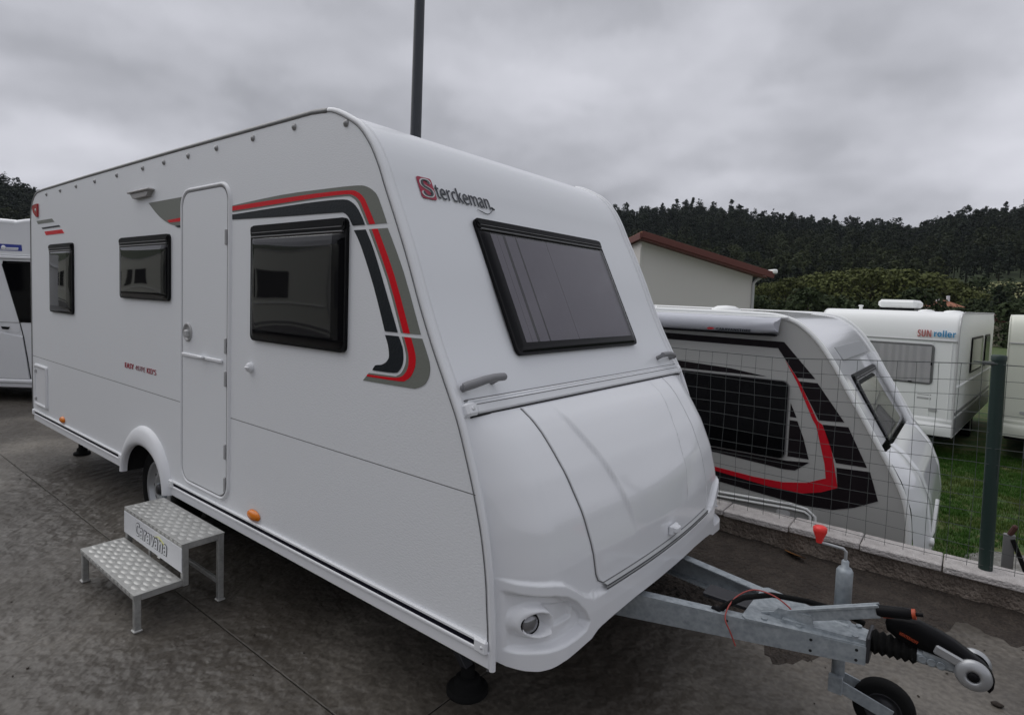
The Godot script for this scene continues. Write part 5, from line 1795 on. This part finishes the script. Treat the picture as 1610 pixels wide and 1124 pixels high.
# the hall behind the photographer: seen only in the panes, and it keeps part of the sky off the caravan
func hall() -> void:
	var T := thing("workshop_hall", "dark grey workshop hall with roller doors facing the caravan yard", "building", Vector3(-8.0, 0, 18.4))
	var b := MB.new()
	b.box(Vector3(-8.0, 2.2, 18.4), Vector3(22.0, 4.4, 9.0), 0.03)
	obj("wall", b, m.hall_wall, T)
	b = MB.new()
	b.box(Vector3(-8.0, 4.5, 18.35), Vector3(22.6, 0.22, 9.8), 0.03)
	obj("roof", b, m.pole_paint, T)
	for x in [-14.0, -7.0, 0.5]:
		b = MB.new()
		for k in 12:
			b.box(Vector3(x, 0.18 + 0.3 * k, 13.88), Vector3(4.0, 0.29, 0.05), 0.02)
		obj("roller_door", b, m.hall_door, T)

# ---------------------------------------------------------------- land, trees
func ridge(deg: float) -> float:   # how high the hills stand over the eye, in degrees, by compass bearing
	return lut([-180, 5.0, -130, 7.0, -100, 9.0, -88, 8.2, -79, 7.4, -77, 6.7, -72, 6.0, -60, 7.0, -45, 8.6, -36, 8.7, -29, 8.9, -24, 8.8, -21, 9.0, -18, 8.7, -15.5, 8.3, -10.4, 7.7, -7, 7.3, -5, 6.9, -4, 6.6, -2.4, 7.4, -0.5, 7.9, 2.4, 8.0, 20, 7.2, 60, 5.0, 180, 5.0], deg)

func land(deg: float, r: float) -> float:
	var crest := 1.7 + 330.0 * tan(deg_to_rad(ridge(deg))) - 11.0
	var t := clampf((r - 95.0) / 235.0, 0.0, 1.0)
	return -0.95 + (crest + 0.95) * pow(t, 1.25) - 0.05 * maxf(r - 330.0, 0.0)

func place(deg: float, r: float, lift := 0.0) -> Vector3:
	var a := deg_to_rad(deg)
	return Vector3(1.26 + r * sin(a), land(deg, r) + lift, 1.56 - r * cos(a))

# leaf clumps: many small faces through the crown; shape(u) is the radius at height 0..1
func crown(n: int, h0: float, h1: float, width: float, prof: Array, leaf: float, b: MB, sd: int, lobes := 6) -> void:
	var r := RandomNumberGenerator.new()
	r.seed = sd
	var cs: Array = []
	for i in lobes * 4:
		var u := pow(r.randf(), 0.9)
		var w := lut(prof, u) * width
		var a := r.randf() * TAU
		cs.append([Vector3(cos(a) * w * 0.62, lerpf(h0, h1, u), sin(a) * w * 0.62), (0.38 + 0.35 * r.randf()) * maxf(w, width * 0.45)])
	for i in n:
		var c: Array = cs[r.randi() % cs.size()]
		var d := Vector3(r.randfn(), r.randfn(), r.randfn()).normalized()
		var p: Vector3 = c[0] + d * (c[1] as float) * pow(r.randf(), 0.4)
		p.y = clampf(p.y, h0 - 0.3, h1 + 0.3)
		var nrm := (d + Vector3(0, 0.6, 0) + 0.5 * Vector3(r.randfn(), r.randfn(), r.randfn())).normalized()
		var u2 := nrm.cross(Vector3(r.randfn(), r.randfn(), r.randfn())).normalized()
		var v2 := nrm.cross(u2)
		var s := leaf * r.randf_range(0.6, 1.25)
		b.tri(p - u2 * s - v2 * s * 0.5, p + u2 * s - v2 * s * 0.4, p + v2 * s * 0.8, -1)
		b.tri(p - u2 * s * 0.7 + v2 * s * 0.2, p + u2 * s * 0.2 - v2 * s, p + u2 * s * 0.9 + v2 * s * 0.6, -1)

func trunk(b: MB, h: float, r: float, sd: int, limbs: int, from: float, reach: float) -> void:
	var g := RandomNumberGenerator.new()
	g.seed = sd
	var p: Array = []
	var rad: Array = []
	for k in 6:
		var t := k / 5.0
		p.append(Vector3(g.randfn() * 0.02 * h * t, h * t, g.randfn() * 0.02 * h * t)); rad.append(r * (1.0 - 0.8 * t))
	b.tube(p, rad, 6)
	for i in limbs:
		var t := lerpf(from, 0.95, float(i) / maxi(limbs - 1, 1))
		var a := i * 2.4 + g.randf()
		var o := Vector3(0, h * t, 0)
		var e := o + Vector3(cos(a) * reach, reach * 0.5, sin(a) * reach) * (1.1 - 0.6 * t)
		b.tube([o, o.lerp(e, 0.5) + Vector3(0, -0.05 * reach, 0), e], [r * 0.4, r * 0.28, r * 0.1], 4)

const KINDS := {
	"pine": {"h": 12.5, "r": 0.2, "w": 2.6, "lo": 0.42, "prof": [0.0, 0.55, 0.3, 1.0, 0.6, 0.85, 0.85, 0.55, 1.0, 0.3], "leaf": 0.36, "n": 420, "lobes": 6, "mat": "leaf_dark"},
	"spire": {"h": 11.0, "r": 0.18, "w": 1.9, "lo": 0.2, "prof": [0.0, 1.0, 0.4, 0.75, 0.75, 0.4, 1.0, 0.15], "leaf": 0.34, "n": 400, "lobes": 8, "mat": "leaf_dark"},
	"round": {"h": 7.0, "r": 0.2, "w": 3.0, "lo": 0.12, "prof": [0.0, 0.7, 0.35, 1.0, 0.75, 0.85, 1.0, 0.35], "leaf": 0.2, "n": 2400, "lobes": 12, "mat": "leaf_grove"},
	"shrub": {"h": 3.2, "r": 0.1, "w": 2.0, "lo": 0.05, "prof": [0.0, 0.8, 0.4, 1.0, 0.8, 0.8, 1.0, 0.35], "leaf": 0.17, "n": 1300, "lobes": 7, "mat": "leaf_plain"},
	"column": {"h": 7.6, "r": 0.15, "w": 1.0, "lo": 0.06, "prof": [0.0, 0.8, 0.3, 1.0, 0.8, 0.75, 1.0, 0.2], "leaf": 0.25, "n": 700, "lobes": 10, "mat": "leaf_dark"},
}
var tree_mesh := {}

func tree(called: String, kind: String, variant: int, at: Vector3, tall: float, turn: float, label: String, group: String, mat := "") -> Node3D:
	var k: Dictionary = KINDS[kind]
	var key := "%s%d" % [kind, variant]
	if not tree_mesh.has(key):
		var cb := MB.new()
		crown(k.n, k.h * k.lo, k.h, k.w, k.prof, k.leaf, cb, 100 + variant * 7 + k.n, k.lobes)
		var tb := MB.new()
		trunk(tb, k.h * 0.93, k.r, 50 + variant, 7, k.lo + 0.08, k.w * 0.7)
		tree_mesh[key] = [bare(cb, m[k.mat]), bare(tb, m.bark)]
	var T := thing(called, label, "shrub" if kind == "shrub" else "tree", at, turn, true, group)
	T.scale = Vector3.ONE * (tall / k.h)
	var t := MeshInstance3D.new()
	t.name = "trunk"
	t.mesh = tree_mesh[key][1]
	T.add_child(t)
	var c := MeshInstance3D.new()
	c.name = "crown"
	c.mesh = tree_mesh[key][0]
	if mat:
		c.set_surface_override_material(0, m[mat])
	T.add_child(c)
	return T

func forest(called: String, kind: String, variant: int, spots: Array) -> void:
	var k: Dictionary = KINDS[kind]
	var cb := MB.new()
	cb.coloured = true
	crown(k.n, k.h * k.lo, k.h, k.w, k.prof, k.leaf, cb, 300 + variant, k.lobes)
	cb.tint = Color(0.6, 0.5, 0.42)
	trunk(cb, k.h * 0.93, k.r * 1.2, 60 + variant, 0, k.lo, k.w)
	var mm := MultiMesh.new()
	mm.transform_format = MultiMesh.TRANSFORM_3D
	mm.use_colors = true
	mm.mesh = bare(cb, m.leaf_forest)
	mm.instance_count = spots.size()
	for i in spots.size():
		mm.set_instance_transform(i, spots[i][0])
		mm.set_instance_color(i, spots[i][1])
	var o := MultiMeshInstance3D.new()
	o.name = called
	o.multimesh = mm
	tag(o, "", "", "", "stuff")
	add_child(o)

func landscape() -> void:
	# one sheet from the lot to beyond the crest
	var rows: Array = []
	var radii := [0.5, 4.0, 8.0, 14.0, 25.0, 45.0, 70.0, 95.0]
	for k in 26: radii.append(104.0 + 9.2 * k)
	for k in 6: radii.append(345.0 + 40.0 * k)
	for i in radii.size():
		var row: Array = []
		for k in 145:
			row.append(place(-180.0 + 2.5 * k, radii[i]))
		rows.append(row)
	var b := MB.new()
	b.surf(rows.slice(0, 7))
	tag(obj("grass_ground", b, m.lawn), "", "", "", "structure")
	b = MB.new()
	b.surf(rows.slice(6))
	tag(obj("hill", b, m.hill_soil), "", "", "", "structure")
	# gravel patch and worn turf by the fence
	var n := noise(FastNoiseLite.TYPE_SIMPLEX, 1.2, 4, 15)
	b = MB.new()
	var c := Vector3(3.1, -0.945, -6.3)
	var prev := Vector3.ZERO
	for k in 49:
		var a := TAU * k / 48.0
		var rr := 1.3 * (1.0 + 0.35 * n.get_noise_2d(cos(a) * 2.0, sin(a) * 2.0))
		var p := c + Vector3(cos(a) * rr * 1.25, 0, sin(a) * rr)
		if k: b.tri(c, p, prev, -1)
		prev = p
	tag(obj("gravel_patch", b, m.gravel), "", "", "", "structure")
	# grass blades where the lawn is close enough to show them
	var gb := MB.new()
	gb.coloured = true
	var r := RandomNumberGenerator.new()
	r.seed = 5
	for i in 11:
		var a := r.randf() * TAU
		var o := Vector3(r.randfn() * 0.035, 0, r.randfn() * 0.035)
		var s := Vector3(cos(a), 0, sin(a)) * 0.004
		var l := Vector3(-sin(a), 0, cos(a)) * r.randf_range(0.01, 0.05)
		var h := r.randf_range(0.03, 0.07)
		gb.tri(o - s, o + s, o + l + Vector3(0, h, 0), -1)
	var mm := MultiMesh.new()
	mm.transform_format = MultiMesh.TRANSFORM_3D
	mm.use_colors = true
	mm.mesh = bare(gb, m.blade)
	var at: Array = []
	for i in 26000:
		var p := Vector3(r.randf_range(-0.3, 5.0), -0.952, -3.0 - 9.5 * pow(r.randf(), 0.9))
		var dry := 0.5 + 0.5 * n.get_noise_2d(p.x * 0.5, p.z * 0.5) + 0.35 * exp(-pow((p.z + 5.2) / 0.7, 2.0))
		var g := Vector2((p.x - c.x) / 1.7, (p.z - c.z) / 1.35).length()
		if g < 1.0 or r.randf() < dry * 0.6 - 0.1:
			continue
		at.append([Transform3D(Basis(Vector3.UP, r.randf() * TAU).scaled(Vector3.ONE * r.randf_range(0.5, 1.2)), p), Color(0.04, 0.1, 0.014).lerp(Color(0.13, 0.12, 0.04), clampf(dry * 1.3 - 0.8 + 0.3 * r.randf(), 0, 1))])
	mm.instance_count = at.size()
	for i in at.size():
		mm.set_instance_transform(i, at[i][0]); mm.set_instance_color(i, at[i][1])
	var go := MultiMeshInstance3D.new()
	go.name = "grass"
	go.multimesh = mm
	tag(go, "", "", "", "stuff")
	add_child(go)
	# the wooded hills
	var sets := {"pine0": [], "pine1": [], "spire0": [], "spire1": []}
	var tone := noise(FastNoiseLite.TYPE_SIMPLEX, 0.02, 3, 61)
	for span in [[-95.0, -66.0], [-44.0, 16.0]]:
		var rr := 112.0
		while rr < 338.0:
			var step := rad_to_deg(4.0 / rr)
			var d: float = span[0]
			while d < span[1]:
				var dd := d + step * r.randf_range(-0.5, 0.5)
				var r2 := rr + r.randf_range(-2.5, 2.5)
				d += step
				if r2 < 174.0 and dd > -2.2 and dd < 16.0:
					continue
				var p := place(dd, r2, -0.4)
				var k := tone.get_noise_2d(p.x, p.z)
				var far := smoothstep(150.0, 300.0, r2)
				var col := Color(0.06, 0.072, 0.034).lerp(Color(0.034, 0.044, 0.028), far)
				col = col.lerp(Color(0.026, 0.035, 0.024), clampf(0.5 + 1.4 * k, 0, 1)) * r.randf_range(0.75, 1.3)
				var kind := ("spire" if (k > 0.0) != (r.randf() < 0.3) else "pine") + str(r.randi() % 2)
				var tall := r.randf_range(0.62, 1.05) * lerpf(0.75, 1.0, far)
				sets[kind].append([Transform3D(Basis(Vector3.UP, r.randf() * TAU).scaled(Vector3(tall * 1.15, tall, tall * 1.15)), p), col])
			rr += 4.3
	for k in sets:
		forest("far_" + ("pine" if k.begins_with("pine") else "conifer") + "_wood" + ("" if k.ends_with("0") else "_001"), k.left(k.length() - 1), int(k.right(1)), sets[k])
	# trees that stand out on the skyline
	var sky := [[-79.4, 12.5], [-78.9, 13.5], [-78.3, 14.0], [-77.9, 12.0], [-77.2, 12.5], [-76.7, 12.0], [-29.2, 13.0], [-27.6, 13.5], [-26.0, 13.0], [-24.2, 13.5], [-22.9, 15.0], [-22.2, 15.5], [-21.5, 15.5], [-20.9, 14.5], [-19.6, 14.5], [-18.1, 15.5], [-17.4, 14.0], [-16.2, 13.5], [-14.6, 13.0], [-13.0, 12.5], [-11.6, 13.0], [-9.8, 12.5], [-8.4, 12.0], [-6.9, 13.0], [-6.3, 12.5], [-5.6, 13.5], [-5.2, 15.0], [-4.5, 12.0], [-3.4, 13.0], [-2.6, 13.0], [-1.9, 12.5], [-0.8, 13.5], [0.4, 13.0], [1.5, 13.0], [2.6, 13.5]]
	var nth := ["leftmost", "second", "third", "fourth", "fifth", "sixth", "seventh", "eighth", "ninth", "tenth", "eleventh", "twelfth", "thirteenth", "fourteenth", "fifteenth", "sixteenth"]
	var count := {}
	for i in sky.size():
		var left: bool = sky[i][0] < -60.0
		var zone := "above the motorhome" if left else "above the shed roof" if sky[i][0] < -15.0 else "above the grey caravan" if sky[i][0] < -7.5 else "beside the notch in the ridge" if sky[i][0] < -3.0 else "above the far right caravans"
		count[zone] = count.get(zone, 0) + 1
		tree("skyline_tree", "pine" if i % 3 else "spire", i % 4, place(sky[i][0], 326.0 + (i % 3) * 5.0, -0.3), sky[i][1], i * 1.3, "%s of the dark skyline trees %s, counted from the left" % [nth[count[zone] - 1], zone], "skyline trees on the left hill" if left else "skyline trees on the right hill")
	# light green grove, darker shrubs in front of it
	var tops := [-20.0, 0.6, -15.9, 1.5, -13.0, 2.3, -10.0, 2.85, -7.5, 3.15, -5.5, 3.2, -2.5, 2.8, -0.8, 2.1, 0.5, 1.4, 1.5, 0.9]
	for i in 26:
		var d := -17.5 + 0.72 * i
		var rr := 88.0 + (i % 3) * 6.0
		var p := place(d, rr, -0.2)
		var tall: float = 1.69 + rr * tan(deg_to_rad(lut(tops, d) - 0.12 * (i % 2))) - p.y
		tree("grove_tree", "round", i % 4, p, maxf(tall, 2.5), i * 2.1, "rounded light green tree merging into the grove below the wooded hill", "trees of the light green grove")
	nth.append_array(["seventeenth", "eighteenth", "nineteenth", "twentieth"])
	var si := -1
	for s in [[-17.2, 60, 2.8], [-15.2, 66, 3.4], [-13.2, 62, 3.0], [-11.4, 60, 4.0], [-9.6, 64, 3.8], [-7.6, 60, 3.2], [-5.4, 68, 3.6], [-3.4, 66, 4.4], [-3.0, 62, 2.4], [-0.4, 70, 3.2], [0.2, 120, 5.6], [0.3, 84, 3.9], [0.9, 66, 2.7], [1.2, 104, 4.6], [2.4, 60, 3.3], [2.6, 124, 5.2], [2.9, 96, 4.2], [3.2, 72, 3.6], [4.2, 104, 5.0], [4.4, 64, 3.4]]:
		si += 1
		tree("field_shrub", "shrub", int(s[1]) % 3, place(s[0], s[1], -0.1), s[2], s[0], "%s green shrub %s, %s" % ["low" if s[2] < 3.3 else "tall" if s[2] > 4.0 else "middling", "below the light green grove" if s[0] < -2.0 else "beside the column-shaped tree", nth[si] + " from the left" if si else "leftmost of all the field shrubs"], "shrubs below the hill")
	tree("cypress", "column", 0, place(1.55, 70, -0.1), 5.2, 0.0, "dark narrow column-shaped tree above the far right caravan", "")
	# pale strip of meadow under the wood
	rows = []
	for k in 23:
		var d := -2.3 + 0.8 * k
		var row: Array = []
		for j in 6:
			var rr := 136.0 + 7.0 * j + 2.0 * sin(d * 1.7 + j)
			row.append(place(d, rr, 0.35 + 0.3 * sin(j * 0.6)))
		rows.append(row)
	b = MB.new()
	b.surf(rows)
	tag(obj("meadow", b, m.meadow), "", "", "", "structure")
	# two far houses
	var H := thing("far_house", "small far house with hipped orange tile roof and two white chimneys", "house", place(-1.85, 78.0), 0.35, true)
	b = MB.new()
	b.box(Vector3(0, 1.6, 0), Vector3(2.4, 3.2, 2.6))
	obj("wall", b, m.plaster, H)
	b = MB.new()
	var e := [Vector3(-1.5, 3.15, 1.6), Vector3(1.5, 3.15, 1.6), Vector3(1.5, 3.15, -1.6), Vector3(-1.5, 3.15, -1.6), Vector3(-0.3, 3.85, 0), Vector3(0.3, 3.85, 0)]
	b.quad(e[0], e[1], e[5], e[4], -1); b.tri(e[1], e[2], e[5], -1); b.quad(e[2], e[3], e[4], e[5], -1); b.tri(e[3], e[0], e[4], -1); b.quad(e[0], e[3], e[2], e[1], -1)
	var roof := obj("roof", b, m.tile_roof, H)
	for x in [-0.55, 0.4]:
		b = MB.new()
		b.box(Vector3(x, 3.95, 0.1), Vector3(0.26, 0.75 if x > 0 else 0.5, 0.26), 0.02)
		obj("chimney", b, m.sign_white, roof)
	H = thing("far_house", "low far building with a dark reddish roof beside the column-shaped tree", "house", place(1.05, 62.0), -0.2, true)
	b = MB.new()
	b.box(Vector3(0, 1.0, 0), Vector3(2.2, 2.0, 2.0))
	obj("wall", b, m.plaster, H)
	b = MB.new()
	b.prism(pv([-1.35, 1.95, 1.35, 1.95, 0, 2.6]), Vector3(0, 0, -1.2), Vector3.RIGHT, Vector3.UP, Vector3.BACK, 2.4, true)
	obj("roof", b, m.barn_trim, H)

func _ready() -> void:
	rng.seed = 7
	stage()
	make_materials()
	landscape()
	yard()
	wall_and_fence()
	barn()
	motorhome()
	grey_caravan()
	old_caravan("white caravan with a roof cooler, curtained end window and sun logo", Vector3(1.12, -0.95, -11.07), -0.1, "old_white", true)
	old_caravan("cream-white caravan partly cut off beyond the green fence post", Vector3(3.99, -0.95, -11.95), -0.06, "cream_white", false)
	var opp := old_caravan("cream-white caravan parked opposite the door side, nearest to the camera", Vector3(-7.4, 0, 4.7), PI / 2, "cream_white", false)
	opp.set_meta("group", "caravans parked opposite")
	for k in 2:
		var c: Node3D = opp.duplicate()
		c.name = numbered("old_caravan")
		add_child(c)
		c.position = Vector3(-14.2 - 6.8 * k, 0, 4.9 + 0.3 * k)
		tag(c, ["cream-white caravan parked opposite, in the middle of the row", "cream-white caravan parked opposite, at the far end of the row"][k], "caravan", "caravans parked opposite")
	hall()
	caravan()
	steps()
